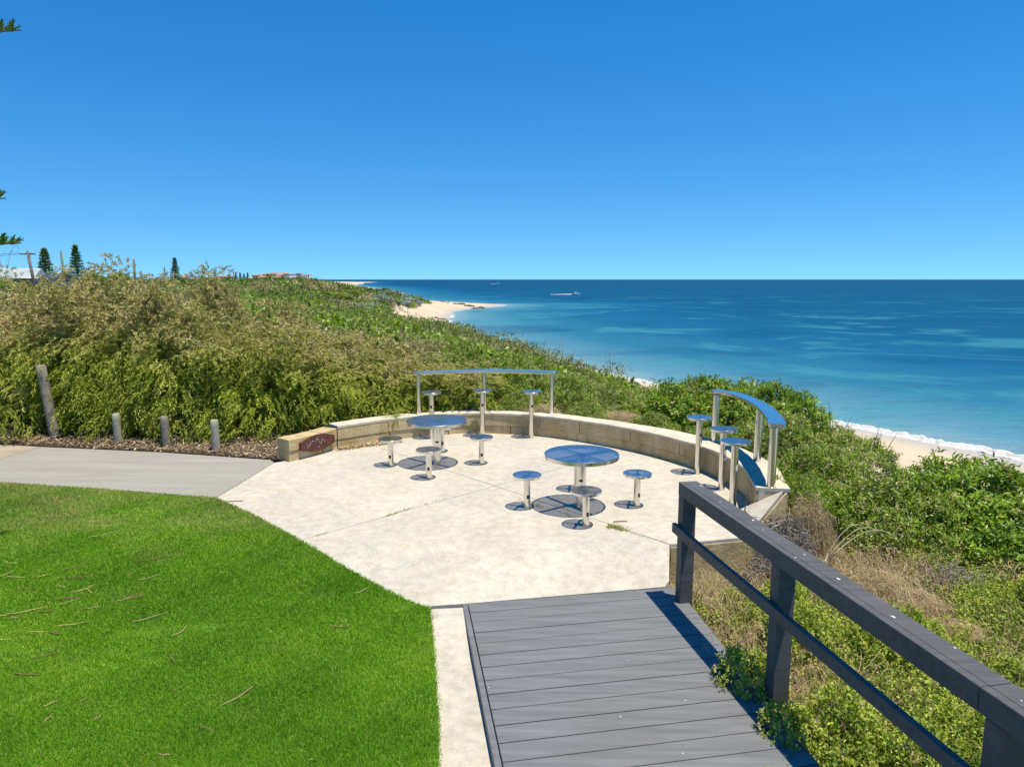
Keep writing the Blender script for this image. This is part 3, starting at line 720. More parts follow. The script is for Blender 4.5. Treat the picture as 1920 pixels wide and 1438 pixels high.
for a_, b_ in ((0, jt - .002), (jt + .002, jt + 3.6)):
    bm = bmesh.new(); beam(bm, rp(a_, .026, RZ - .065), rp(b_, .026, RZ - .065), .052, .13, .006); beam(bm, rp(a_ + .001, .1195, RZ - .0235), rp(b_ - .001, .1195, RZ - .0235), .131, .045, .006)
    tr_ = local(build('top_rail', bm, M_RAIL, hr), hr)
    rr = random.Random(int(a_ * 10) + 3)
    for _ in range(11):
        t = a_ + rr.random() ** 1.2 * (b_ - a_) * .95 + .05; s_ = rr.uniform(.03, .17); c0 = rp(t, s_, RZ + .0012); R0 = rr.choice([.004, .005, .006, .011])
        bm = bmesh.new(); bm.faces.new([bm.verts.new(c0 + (RDIR * math.cos(k * PI / 4) * 1.6 + RS * math.sin(k * PI / 4)) * R0 * rr.uniform(.6, 1.2)) for k in range(8)])
        build('dropping', bm, M_DROP, tr_)
bm = bmesh.new(); beam(bm, rp(-.30 + .28, -.024, .525), rp(jt + 3.6, -.024, .525), .042, .092, .005)
local(build('lower_rail', bm, M_RAIL, hr), hr)
for t in (.06, 1.73, jt + .1, jt + 1.95):
    bm = bmesh.new(); q = rp(t, .06, 0); box(bm, (q.x, q.y, (RZ - .13 - .7) / 2 - .0), (.115, .115, RZ - .134 + .7), math.atan2(RDIR.y, RDIR.x), .006)
    q2 = rp(t + .004, .118, 0); M_ = (q2.x, q2.y, (RZ - .05 - .7) / 2); box(bm, M_, (.10, .035, RZ - .05 + .7), math.atan2(RDIR.y, RDIR.x), .004)
    local(build('post', bm, M_RAIL, hr), hr)
tag(hr, 'dark grey painted timber handrail with lower rail beside the boardwalk', 'handrail')

# ------------------------------------------------------------------ timber posts by the path
def log_post(name, h, r, mt, lean=(0, 0), seed=1):
    rr = random.Random(seed); bm = bmesh.new(); n_ = 16; pts = 7; rings = []
    for i in range(pts):
        z = -.1 + (h + .1) * i / (pts - 1)
        rings.append([bm.verts.new((lean[0] * max(0, z) + r * (1 + .06 * math.sin(3 * k * 2 * PI / n_ + seed) + rr.uniform(-.03, .03)) * (1 - .05 * i / pts) * math.cos(2 * PI * k / n_), lean[1] * max(0, z) + r * (1 + rr.uniform(-.03, .03)) * math.sin(2 * PI * k / n_), z)) for k in range(n_)])
    top = [bm.verts.new((v_.co.x * .82 + lean[0] * h * .18, v_.co.y * .82 + lean[1] * h * .18, h + .018)) for v_ in rings[-1]]
    rings.append(top)
    for a_, b_ in zip(rings, rings[1:]):
        for k in range(n_): bm.faces.new((a_[k], a_[(k + 1) % n_], b_[(k + 1) % n_], b_[k]))
    bm.faces.new(top)
    return build(name, bm, mt, None, True, .9)
o = log_post('fence_post', 1.35, .085, M_TIMBER, (-.12, .02), 4); o.location = (-8.36, 12.72, 0)
tag(o, 'tall thick weathered timber post leaning left under the shrubs', 'post')
bm = bmesh.new()
for z in (.95, .62):
    for x0, x1 in ((-13, -8.5),):
        tube(bm, [(x0 + (x1 - x0) * t, 12.75 + .25 * (1 - t), z + .05 * (2 * t - 1) ** 2 - .04) for t in np.linspace(0, 1, 12)], .004, 4)
tag(build('fence_wire', bm, M_WIRE), 'two thin sagging fence wires running left from the tall leaning post', 'wire')
for i, (px, py, lb) in enumerate([(222, 833, 'greenish short timber bollard nearest the tall leaning post'), (312, 839, 'middle short timber bollard under the drooping shrub'), (405, 847, 'short timber bollard nearest the plaque wall')]):
    q = at(px, py); o = log_post('bollard', .535, .068, M_TREATED if i < 1 else M_TIMBER if i == 1 else M_TREATED, (0, 0), 11 + i); o.location = (q.x, q.y, 0); tag(o, lb, 'bollard', 'short timber bollards along the path edge')

# ------------------------------------------------------------------ plants
def weep_mesh(name, seed, R, Hh, ntw, nleaf, L=.065, Wd=.011, dryb=0.0):
    g = np.random.default_rng(seed); Lv = Leaves()
    nsp = ntw // 13
    dc = rdir(nsp, g); dc[:, 2] = np.abs(dc[:, 2]) * 1.1 - .06; dc = nrm(dc)
    lump = 1 + .28 * wob(dc * 2.2, 1.0, seed) + .26 * wob(dc * 5, 1.0, seed * 2.0) + g.normal(0, .07, nsp)
    rc = lump * np.where(g.random(nsp) < .6, g.uniform(.9, 1.05, nsp), g.uniform(.5, .88, nsp))
    oc_ = nrm(np.stack([dc[:, 0], dc[:, 1], dc[:, 2] * .6], 1) + g.normal(0, .38, (nsp, 3))); sprayv = g.normal(0, 1, nsp)
    it = np.repeat(np.arange(nsp), 13); ntw = len(it); d = nrm(dc[it] + g.normal(0, .075, (ntw, 3))); rad = rc[it] * g.uniform(.95, 1.04, ntw)
    B = np.stack([d[:, 0] * R * rad, d[:, 1] * R * rad, np.maximum(.3, d[:, 2] * Hh * rad * .9 + .42)], 1)
    out = nrm(oc_[it] + g.normal(0, .22, (ntw, 3)))
    ln = g.uniform(.3, .62, ntw) * (.55 + .55 * (1 - d[:, 2])); ln = np.minimum(ln, .2 + B[:, 2] * .5)
    t = np.linspace(0, 1, nleaf)[None, :, None]
    droop = (1.15 - .75 * d[:, 2])[:, None, None] * g.uniform(.5, 1.1, (ntw, 1, 1))
    Pp = B[:, None] + out[:, None] * ln[:, None, None] * t * .75 + np.array([0, 0, .12]) * ln[:, None, None] * t - np.array([0, 0, 1.]) * droop * ln[:, None, None] * t * t
    Pp[..., 2] = np.maximum(Pp[..., 2], .06)
    dirs = nrm(np.gradient(Pp, axis=1))
    P = Pp.reshape(-1, 3); Dd = dirs.reshape(-1, 3); n_ = len(P)
    side = nrm(np.cross(Dd, rdir(n_, g)))
    D2 = nrm(Dd * .8 + side * g.uniform(.25, .9, (n_, 1)) - np.array([0, 0, .12]))
    hfrac = np.repeat(B[:, 2] / Hh, nleaf)
    clump = np.repeat(wob(B, 1.6, seed) * .45 + .34 * sprayv[it] + g.normal(0, .1, ntw), nleaf)
    dry = np.clip(.85 * sst((hfrac - .45) / .5) + .4 * clump + dryb + g.normal(0, .16, n_) - .12, 0, .95)
    var = np.clip(.48 + .35 * clump + g.normal(0, .17, n_) + .12 * hfrac, 0, 1)
    Lv.leaf(P, D2, rdir(n_, g), g.uniform(.7, 1.3, n_) * L, g.uniform(.75, 1.25, n_) * Wd, np.stack([var, dry, dry * 0], 1))
    Lv.strand(Pp[::3, ::4], .0035, tints(len(Pp[::3]), .1, .6, .9, g))
    return Lv.mesh(name)
def limbs(name, seed, R, Hh, n_, r0, tip=1.0, spread=.7, jit=.1, K=7):
    g = np.random.default_rng(seed); Lv = Leaves()
    d = rdir(n_, g); d[:, 2] = np.abs(d[:, 2]) * (1.2 - spread) + .35; d = nrm(d)
    e = d * np.array([R, R, Hh]) * g.uniform(.55, 1.05, (n_, 1)) * tip
    t = np.linspace(0, 1, K)[None, :, None]
    Q_ = e[:, None] * t ** np.array([1.2, 1.2, .85]) + np.cumsum(g.normal(0, jit, (n_, K, 3)), 1) * t * .35
    Lv.strand(Q_, r0 * g.uniform(.5, 1.1, n_), tints(n_, 0, 1, g.random(n_) < .25, g), 4)
    m_ = max(4, n_ * 3); pick = g.integers(0, n_, m_); ks = g.integers(2, K, m_); st = Q_[pick, ks]
    dd = nrm(nrm(e[pick]) + g.normal(0, .6, (m_, 3))); tt = np.linspace(0, 1, 5)[None, :, None]
    Lv.strand(st[:, None] + dd[:, None] * tt * (g.uniform(.2, .5, m_) * R * .5)[:, None, None] + np.cumsum(g.normal(0, jit * .3, (m_, 5, 3)), 1) * tt, r0 * .35, tints(m_, .1, 1, g.random(m_) < .2, g), 3)
    return Lv.mesh(name)
def bush_mesh(name, seed, R, Hh, ncl, nl, L, Wd, dryp=.05, up=.6, flat=.0, vlo=.15, cv=1.0):
    g = np.random.default_rng(seed); Lv = Leaves()
    d = rdir(ncl, g); d[:, 2] = np.abs(d[:, 2]) - .08; d = nrm(d)
    lump = 1 + .2 * wob(d * 2.4, 1.0, seed) + .12 * wob(d * 6, 1, seed * 3.0)
    rad = lump * np.where(g.random(ncl) < .8, g.uniform(.88, 1.03, ncl), g.uniform(.5, .9, ncl))
    B = np.stack([d[:, 0] * R * rad, d[:, 1] * R * rad, np.maximum(.03, d[:, 2] * Hh * rad)], 1)
    ax = nrm(d + np.array([0, 0, up]) + g.normal(0, .3, (ncl, 3)))
    a_ = np.repeat(ax, nl, 0); n_ = len(a_)
    D = nrm(a_ * g.uniform(.15, 1.1, (n_, 1)) + nrm(np.cross(a_, rdir(n_, g))) * .8)
    P = np.repeat(B, nl, 0) + a_ * g.uniform(-.9, .4, (n_, 1)) * L + g.normal(0, L * .25, (n_, 3))
    cl = np.repeat(.34 * wob(B, 2.2 / max(R, .3), seed + 1) + g.normal(0, .2, ncl), nl)
    var = np.clip(vlo + .34 + cl + g.normal(0, .16, n_), 0, 1)
    dry = np.repeat((g.random(ncl) < dryp) * g.uniform(.4, .9, ncl), nl) + (g.random(n_) < dryp * .6) * .7
    Lv.leaf(P, D, a_ + g.normal(0, .3, (n_, 3)), g.uniform(.7, 1.25, n_) * L, g.uniform(.75, 1.2, n_) * Wd, np.stack([var, np.clip(dry, 0, 1), dry * 0], 1), .55)
    return Lv.mesh(name)
def tuft_mesh(name, seed, n_, R, Hh, r0, K=8, dry=.2, arch=1.0):
    g = np.random.default_rng(seed); Lv = Leaves()
    d = rdir(n_, g); d[:, 2] = np.abs(d[:, 2]); rad = (1 + .2 * wob(d * 3, 1, seed)) * g.uniform(.55, 1.0, n_) ** .5
    st = d * np.array([R, R, Hh]) * rad[:, None]; an = np.arctan2(d[:, 1], d[:, 0]) + g.normal(0, 1.2, n_); cu = g.normal(0, 1.6, n_); ln = g.uniform(.12, .42, n_)
    t = np.linspace(0, 1, K)[None, :]; aa = an[:, None] + cu[:, None] * t
    el = g.uniform(-.1, .9, n_)[:, None] - 2.0 * arch * t
    stp = np.stack([np.cos(aa) * np.cos(el), np.sin(aa) * np.cos(el), np.sin(el) * .8], -1) * (ln / K)[:, None, None]
    Q_ = st[:, None] + np.cumsum(stp, 1); Q_[..., 2] = np.maximum(Q_[..., 2], .015)
    Lv.strand(Q_, r0 * g.uniform(.6, 1.2, n_), tints(n_, 0, 1, (g.random(n_) < dry) * .9, g)); return Lv.mesh(name)
def plant(name, parts, loc, label=None, cat=None, group=None, rz=0.0, sc=(1, 1, 1)):
    r = empty(name, loc, rz); r.scale = sc
    for pn_, me_, mt_ in parts:
        if not me_.materials: me_.materials.append(mt_)
        o = bpy.data.objects.new(pn_, me_); C.objects.link(o); o.parent = r
    if label: tag(r, label, cat, group)
    return r
def gz(x, y): return float(height(np.array([x]), np.array([y]))[0])

weeps = [weep_mesh('weeping_foliage', 31 + i, 1.5, 3.0, 3300, 24, .08, .016, dryb=[0, .08, -.12][i]) for i in range(3)]
wl_ = [limbs('branches', 41, 1.35, 2.6, 26, .028, .95), limbs('branches', 42, 1.2, 2.4, 22, .03, .95)]
stalks = limbs('dead_stalks', 47, .75, 3.45, 16, .0075, 1.05, 1.0, .07)
for q_ in stalks.materials: pass
SH = [(-10.6, 14.6, 2.75, 'olive drooping shrub at the far left edge behind the fence wires', 0, 0), (-9.2, 14.3, 2.95, 'tall olive drooping shrub directly behind the tall leaning post', 1, 0),
      (-7.9, 14.4, 3.12, 'tallest drooping shrub behind the greenish bollard', 0, 1), (-6.6, 14.4, 3.0, 'tall straw-topped drooping shrub with bare twigs above the middle bollard', 1, 1),
      (-5.5, 14.3, 2.62, 'drooping shrub with bright green hanging sprays behind the bollard nearest the plaque wall', 2, 1), (-4.5, 14.1, 2.12, 'drooping shrub hanging over the plaque wall', 2, 0),
      (-3.4, 14.6, 1.85, 'rounded drooping shrub behind the left end of the curved wall', 2, 0), (-2.35, 14.75, 1.62, 'low olive drooping shrub left of the back counter', 0, 0), (-1.25, 14.9, 1.35, 'lowest drooping shrub behind the leftmost bar stool', 2, 0),
      (-12.0, 16.8, 3.0, 'olive shrub in the second row at the left edge', 0, 0), (-9.6, 17.2, 3.25, 'olive shrub in the second row behind the tall leaning post', 1, 0), (-7.3, 17.2, 3.2, 'straw-coloured shrub in the second row at the top of the thicket', 1, 1), (-5.4, 16.8, 2.45, 'twiggy straw-coloured shrub at the right end of the second row', 1, 1), (-3.6, 16.9, 1.7, 'low dry shrub behind the rounded drooping shrub', 1, 0)]
for i, (x, y, h_, lb, kd, stk) in enumerate(SH):
    ps = [('foliage', weeps[kd], M_WEEP), ('branches', wl_[i % 2], M_DEAD)]
    if stk: ps.append(('dead_stalks', stalks, M_DEAD))
    h_ = h_ * .80; s_ = h_ / 3.05; w_ = .62 + .38 * s_
    plant('drooping_shrub', ps, (x, y - (.62 if i in (3, 4) else .32), .02), lb, 'shrub', 'drooping shrubs along the path and wall', 1.9 * i, (w_, w_, s_))

# bushes behind the wall and right of the patio
bush_a = [bush_mesh('leaf_mass', 61 + i, 1.0, .9, 2600, 9, .075, .026, .03, .55) for i in range(2)]
bush_b = [bush_mesh('leaf_mass', 71 + i, 1.0, .8, 3000, 8, .05, .018, .16, .5) for i in range(2)]
bush_s = bush_mesh('leaf_mass', 75, .6, .6, 700, 9, .07, .018, .05, .7)
bl = limbs('stems', 51, .85, .75, 24, .011, .95)
dead = [limbs('dead_branches', 55, 1.0, .9, 46, .011, 1.0, .5, .16), limbs('dead_branches', 57, 1.0, .55, 60, .009, 1.0, .3, .2)]
heap = tuft_mesh('twigs', 85, 1100, .6, .5, .0075, dry=.18, arch=.5)
tuft = [tuft_mesh('stalks', 81, 4200, .55, .55, .0036, dry=.15), tuft_mesh('stalks', 82, 3200, .62, .5, .0034, dry=.3)]
GB = 'leafy green bushes on the seaward bank'
def zt(x, y): return gz(x, y) - .05
for i, (x, y, r_, h_, kd, lb) in enumerate([
    (3.9, 14.6, 1.15, 1.2, 0, 'rounded glossy green bush behind the far end of the right-hand counter'), (5.1, 14.2, 1.2, 1.15, 0, 'broad green bush on the bank beyond the right-hand counter'),
    (4.75, 12.4, 1.1, 1.0, 1, 'green bush behind the middle post of the right-hand counter'), (4.75, 10.7, .9, .95, 1, 'bright green bush beside the nearest post of the right-hand counter'),
    (5.8, 12.6, 1.1, .85, 1, 'green bush on the bank below the spiky stems'), (4.1, 9.35, .75, .78, 0, 'bright green bush at the outer edge of the wall end'), (5.0, 9.0, 1.0, .98, 1, 'large leafy bush left part of the big green thicket right of the handrail'),
    (6.3, 9.3, 1.25, 1.08, 0, 'largest leafy bush in the middle of the green thicket right of the handrail'), (7.6, 9.6, 1.2, 1.05, 1, 'leafy bush at the right frame edge of the green thicket'), (6.4, 8.3, 1.0, .75, 0, 'lower front bush of the green thicket right of the handrail'), (7.4, 8.6, 1.1, .8, 0, 'lower right bush of the green thicket near the frame edge'),
    (3.55, 8.62, .36, .85, 2, 'small bright green bush against the concrete wall end')]):
    z_ = zt(x, y)
    ps = [('foliage', (bush_a if kd == 0 else bush_b if kd == 1 else [bush_s, bush_s])[i % 2], M_GREEN), ('stems', bl, M_DEAD)]
    sc_ = (r_, r_, h_ / .9) if kd != 2 else (r_ / .6 * 1.2, r_ / .6 * 1.2, h_ / .6 * 1.2)
    plant('green_bush', ps, (x, y, z_), lb, 'bush', GB, 2.1 * i, sc_)
for i, (x, y, r_, h_, lb) in enumerate([(-.1, 15.6, .95, 1.05, 'mixed olive bush behind the middle post of the back counter'), (1.1, 15.4, .9, .85, 'olive bush behind the right end of the back counter'), (2.3, 16.0, 1.0, .75, 'low mottled bush on the bank behind the curved wall'), (.6, 17.6, 1.1, 1.0, 'yellowish bush higher up the bank behind the back counter'), (-1.4, 17.6, 1.1, 1.2, 'olive bush on the bank above the back counter'), (3.1, 17.3, .9, .8, 'fresh green bush at the edge of the bank before the sea'), (2.0, 18.8, 1.0, .9, 'green bush on the bank edge against blue water'), (1.5, 14.2, .5, .42, 'small olive bush just behind the curved wall right of the back counter'), (2.75, 13.7, .55, .45, 'small mottled bush behind the middle of the curved wall'), (3.5, 12.9, .5, .45, 'small bush between the curved wall and the far post of the right-hand counter'), (.2, 14.5, .5, .45, 'small olive bush directly below the back counter')]):
    plant('scrub_bush', [('foliage', bush_b[i % 2], M_SCRUB if i % 3 != 2 else M_GREEN), ('stems', bl, M_DEAD)], (x, y, zt(x, y)), lb, 'bush', 'scrub bushes on the bank behind the wall', 1.3 * i, (r_, r_, h_ / .8))
for i, (x, y, r_, h_, k_, lb) in enumerate([(1.75, 15.6, .85, .95, 0, 'bleached bare shrub on the bank right of the back counter'), (3.12, 7.85, .6, .75, 1, 'heap of grey dead twigs beside the wall end'), (2.95, 7.45, .5, .5, 1, 'low pile of grey dead twigs under the first handrail span'), (-13.6, 18.5, 1.6, 2.9, 0, 'pale dead branching shrub at the far left edge'), (4.9, 7.5, .6, .32, 1, 'dark dead brush below the green thicket')]):
    plant('dead_shrub', [('branches', dead[k_] if k_ == 0 else heap, M_DEAD)], (x, y, zt(x, y) + .02), lb, 'dead shrub', None, i * 1.1, (r_, r_, h_ / (.9 if k_ == 0 else .5)))
for i, (x, y, r_, h_, k_, lb) in enumerate([(3.58, 8.25, .32, .85, 0, 'dense straw-coloured dry grass tuft between the wall end and the green thicket'), (2.1, 14.3, .55, .3, 1, 'brownish dry grass clump behind the curved wall'), (3.1, 13.1, .45, .3, 1, 'dry grass clump on the bank before the right-hand counter'), (.5, 14.2, .45, .25, 1, 'pale dry grass just behind the back wall top'), (4.4, 9.5, .45, .75, 1, 'loose dry grass spilling over the green bush by the wall end'), (6.0, 7.5, .7, .4, 1, 'dry grass patch at the foot of the green thicket')]):
    plant('dry_grass_tuft', [('stalks', tuft[k_], M_DRY)], (x, y, zt(x, y) + .03), lb, 'grass tuft', None, i, (r_ / .62, r_ / .62, h_ / .55))
# spiky plant beyond the right counter
g = np.random.default_rng(5); Lv = Leaves()
for _ in range(26):
    a_ = g.random() * 2 * PI; tl = abs(g.normal(.25, .2)); L_ = g.uniform(.5, 1.05); Lv.leaf([(g.normal(0, .16), g.normal(0, .16), 0)], [(math.cos(a_) * tl, math.sin(a_) * tl, 1)], [(math.cos(a_ + 1), math.sin(a_ + 1), .2)], L_, .02, [(.1, 0, 0)], .3)
M_SPIKE = leaf_mat('spike_leaf', (.03, .05, .025), (.07, .09, .045), *STRAW, .1)
spk = Lv.mesh('blades')
for i, (x, y, s_, lb) in enumerate([(5.7, 12.9, .95, 'dark spiky-leaved plant on the bank against the surf'), (6.3, 12.2, .6, 'smaller dark spiky plant right of the taller one')]):
    plant('spiky_plant', [('blades', spk, M_SPIKE)], (x, y, zt(x, y) + .42), lb, 'plant', None, i * 2, (s_, s_, s_))
plant('silver_bush', [('foliage', bush_s, M_SILVER)], (2.55, 17.2, zt(2.55, 17.2)), 'small silvery bush on the bank behind the curved wall', 'bush', None, 0, (.7, .7, 1.5))

# ground cover right of the boardwalk
def cover(n_, x0, x1, y0_, y1, g, keep=None):
    x = g.uniform(x0, x1, n_); y = g.uniform(y0_, y1, n_); return x, y
g = np.random.default_rng(77); Lv = Leaves(); Ld = Leaves()
nst = 24000
x = g.uniform(1.6, 7.2, nst); y = g.uniform(2.2, 9.3, nst)
k = (x < .80 * y + .6) & ((x > dkr(y) + .02) | ((x > dkr(y) - .14) & (g.random(nst) < .4) & (y < 5.7))) & ~((y > 6.9) & (x < 1.75 + .9 * np.clip((y - 7.0) / .4, 0, 1) + (y - 7.4) * .9)) & ~inpoly(x, y, [(1.7, 7.4), (2.7, 7.65), (3.6, 8.3), (3.4, 9.5), (2.4, 9.5)])
x, y = x[k], y[k]
pp = np.stack([x, y], -1)
lum = wob(pp, 1.5, 5) * .6 + wob(pp, 3.6, 2) * .6
drymask = np.clip(.06 + .75 * wob(pp, .85, 8.3) + sum(a__ * np.exp(-((x - q__.x) ** 2 + (y - q__.y) ** 2) / r__ ** 2) for q__, r__, a__ in ((at(1390, 1130, -.4), .5, .9), (at(1640, 1080, -.4), .55, .9), (at(1700, 1170, -.4), .35, .7), (at(1480, 1060, -.4), .5, .8), (at(1400, 1230, -.4), .3, .6))) + sst((y - 5.0) / 2.2) * .5 - sst((x - 4.2) / 1.5) * .28 - sst((4.9 - y) / 1.2) * .35, 0, 1)
zb = height(x, y); zh = np.maximum(.08, .32 + .24 * lum - .16 * drymask + .16 * sst((4.9 - y) / 1.5)) * (.75 + .25 * np.clip((x - dkr(y)) / .5, 0, 1))
kg = (g.random(len(x)) > drymask * .96) & ((lum > -.3) | (g.random(len(x)) < .35))
xg, yg, zg, hg, lg = x[kg], y[kg], zb[kg], zh[kg], lum[kg]; ng = len(xg)
sp = g.normal(0, .45, (ng, 3)); sp[:, 2] = 1; ax = nrm(sp)
nl = 20; hs_ = (hg * g.uniform(.6, 1.25, ng))
t = g.random((ng, nl)) ** .7
P = np.stack([xg, yg, zg], -1)[:, None] + ax[:, None] * (hs_[:, None] * t)[..., None] + g.normal(0, .011, (ng, nl, 3))
P = P.reshape(-1, 3); n_ = len(P); D = nrm(rdir(n_, g) + np.array([0, 0, .45]))
cl = np.repeat(.32 * wob(np.stack([xg, yg], -1), 1.6, 1) + g.normal(0, .2, ng), nl)
Lv.leaf(P, D, rdir(n_, g) + np.array([0, 0, .9]), g.uniform(.02, .038, n_), g.uniform(.013, .022, n_), np.stack([np.clip(.5 + cl + g.normal(0, .15, n_), 0, 1), np.repeat((g.random(ng) < .07) * .8, nl), np.zeros(n_)], 1), .55)
tag(link('ground_cover', Lv.mesh('ground_cover'), M_COVER), kind='stuff')
kd = g.random(len(x)) < np.clip(drymask * 1.15 - .02, 0, 1)
xd, yd, zd = np.repeat(x[kd], 2), np.repeat(y[kd], 2), np.repeat(zb[kd], 2); nd = len(xd); an = g.random(nd) * 2 * PI; ln = g.uniform(.08, .38, nd)
tt = np.linspace(0, 1, 6)[None, :]
curl = g.normal(0, 1.3, nd)
aa = an[:, None] + curl[:, None] * tt
Q_ = np.stack([xd[:, None] + np.cumsum(np.cos(aa), 1) * ln[:, None] / 6 + g.normal(0, .05, nd)[:, None], yd[:, None] + np.cumsum(np.sin(aa), 1) * ln[:, None] / 6 + g.normal(0, .05, nd)[:, None], zd[:, None] + .03 + (g.uniform(.0, .26, nd)[:, None] * np.sin(PI * tt * g.uniform(.4, 1, (nd, 1)))) + .06 * g.random((nd, 1))], -1)
Ld.strand(Q_, g.uniform(.0016, .0034, nd), tints(nd, .1, 1, (g.random(nd) < .3) * .8, g))
tag(link('dry_litter', Ld.mesh('dry_litter'), M_DRY), kind='stuff')
# leafy sprawl growing over the deck edge, arched dry stalk, white stick
spr = bush_mesh('leaf_mass', 91, .3, .25, 520, 8, .028, .017, .03, .5, vlo=.3)
for x, y, r_, lb in ((1.86, 5.15, 1.0, 'small-leaved sprawling plant spilling over the deck edge at the middle rail post'), (1.92, 4.55, .8, 'small-leaved plant creeping onto the deck edge nearest the camera')):
    plant('sprawling_plant', [('foliage', spr, M_COVER)], (x, y, -.3), lb, 'plant', None, x * 5, (r_, r_, r_ * 1.25))
g2_ = random.Random(31)
wherel = ['beside the middle rail post', 'under the lower rail', 'in the straw patch', 'near the right frame edge', 'below the green thicket', 'beside the deck edge']
for i in range(20):
    for _ in range(60):
        x = g2_.uniform(2.0, 5.6); y = g2_.uniform(3.0, 7.0)
        if x < .74 * y + .4 and x > dkr(y) + .35: break
    r_ = g2_.uniform(.75, 1.2)
    plant('ground_shrub', [('foliage', spr, M_COVER if i % 3 else M_GREEN)], (x, y, gz(x, y) + .02), 'low %s leafy clump rising from the ground cover beyond the handrail' % ('yellow-green' if i % 3 else 'deep green'), 'plant', 'low %s clumps in the ground cover' % ('yellow-green' if i % 3 else 'deep green'), i * 1.3, (r_, r_, r_ * g2_.uniform(1.1, 1.7)))
for i, (px, py, r_) in enumerate([(1390, 1120, .25), (1640, 1090, .3), (1420, 1190, .2), (1720, 1130, .28), (1800, 1180, .2), (1560, 1110, .22)]):
    q = at(px, py, -.4); plant('dry_grass_tuft', [('stalks', tuft[i % 2], M_DRY)], (q.x, q.y, -.42), 'small straw-coloured dry grass clump in the ground cover beyond the handrail', 'grass tuft', 'small dry clumps in the ground cover', i, (r_ / .75, r_ / .6, r_ / 1.2))
bm = bmesh.new()
a_ = at(1550, 1048, -.35)
for k in range(3):
    pts = [a_ + Vector((.04 * k + u * (.55 + .12 * k), .1 * u, .06 + .34 * math.sin(PI * min(1, u * .8)) * (1 - .1 * k))) for u in np.linspace(0, 1.0, 12)]
    tube(bm, pts, [.006 - .003 * i / 12 for i in range(12)], 5)
tag(build('arched_stalk', bm, simple('pale_stalk', (.46, .40, .26), .8)), 'pale arched dry stalk over the dark hollow below the green thicket', 'stalk')
bm = bmesh.new(); a_ = at(1548, 1068, -.4); tube(bm, [a_, a_ + Vector((.0, .02, .1)), a_ + Vector((.03, .03, .19))], [.014, .012, .005], 7)
tag(build('bleached_stick', bm, simple('bleached_wood', (.7, .66, .6), .8)), 'short upright bleached white stick behind the handrail', 'stick')
bm = bmesh.new(); a_ = at(1395, 985, .02)
tube(bm, [a_ + Vector((.3, -.1, -.1)), a_ + Vector((.12, .02, .05)), a_ + Vector((.02, .06, .16)), a_ + Vector((.06, .1, .38))], [.014, .012, .01, .005], 7)
tag(build('dead_branch', bm, M_BARK), 'dark dead branch rising beside the concrete wall end', 'branch')

# scrub over the dunes, one mass
g = np.random.default_rng(123); Lv = Leaves()
nb_ = 9000
D_ = np.exp(g.uniform(math.log(16.5), math.log(1150), nb_)); px = np.where(g.random(nb_) < .85, g.uniform(-60, 1330, nb_), g.uniform(1200, 2000, nb_))
x = (px - 960) / F * D_; y = D_
cx, tx = itp(y, CREST), itp(y, TOE)
k = (x < cx + (tx - cx) * g.uniform(.5, .92, nb_)) & (wob(np.stack([x, y], -1), .55, 4.4) + .5 * wob(np.stack([x, y], -1), 1.4, 2) > -.42 - .4 * (y > 150)) & ~((y < 19) & (x < -4)); x, y, cx, tx = x[k], y[k], cx[k], tx[k]; nb_ = len(x)
z = height(x, y)
pp = np.stack([x, y], -1)
sz = np.minimum(.28 + .021 * y, 2.6) * g.uniform(.6, 1.25, nb_); hh = np.minimum(sz * g.uniform(.3, 1.0, nb_), g.uniform(.5, 1.3, nb_) + .0012 * y)
slope = np.clip((x - cx) / np.maximum(tx - cx, 1), 0, 1)
hh *= (1 - .45 * slope)
sel = wob(pp, .10, 1.0) * .6 + wob(pp, .33, 3.0) * .55 + g.normal(0, .30, nb_)
dryk = np.where(sel > .42, .85, np.where(sel > .18, .4, .05)); vk = np.clip(.38 + .42 * wob(pp, .25, 7) + g.normal(0, .24, nb_), 0, 1)
nl = 120
d = rdir(nb_ * nl, g).reshape(nb_, nl, 3); d[..., 2] = np.abs(d[..., 2]); lump = 1 + .25 * wob(d * 3, 1.0, 0) + .1 * wob(d * 7)
P = np.stack([x, y, z - .05], -1)[:, None] + d * np.stack([sz, sz, hh], -1)[:, None] * (lump * g.uniform(.75, 1.05, (nb_, nl)))[..., None]
n_ = nb_ * nl; lsz = np.repeat(np.clip(.0042 * y, .05, 1.6), nl) * g.uniform(.6, 1.3, n_)
D = nrm(d.reshape(-1, 3) * .5 + rdir(n_, g) + np.array([0, 0, .35]))
tn = np.stack([np.clip(np.repeat(vk, nl) + g.normal(0, .2, n_), 0, 1), np.clip(np.repeat(dryk, nl) + g.normal(0, .15, n_), 0, .95), np.zeros(n_)], 1)
Lv.leaf(P.reshape(-1, 3), D, rdir(n_, g) + np.array([0, 0, .6]), lsz, lsz * .42, tn)
kk = np.where((g.random(nb_) < .22) & (y < 120))[0]
ns = 9; dd = rdir(len(kk) * ns, g); dd[:, 2] = np.abs(dd[:, 2]) + .5
tt = np.linspace(0, 1, 4)[None, :, None]
Q_ = np.repeat(np.stack([x, y, z], -1)[kk], ns, 0)[:, None] + dd[:, None] * tt * (np.repeat(hh[kk], ns) * 1.1)[:, None, None] + g.normal(0, .04, (len(kk) * ns, 4, 3)) * tt
Lv.strand(Q_, np.repeat(.0007 * y[kk], ns), tints(len(Q_), .5, 1, 1.0, g))
tag(link('dune_scrub', Lv.mesh('dune_scrub'), M_SCRUB), kind='stuff')
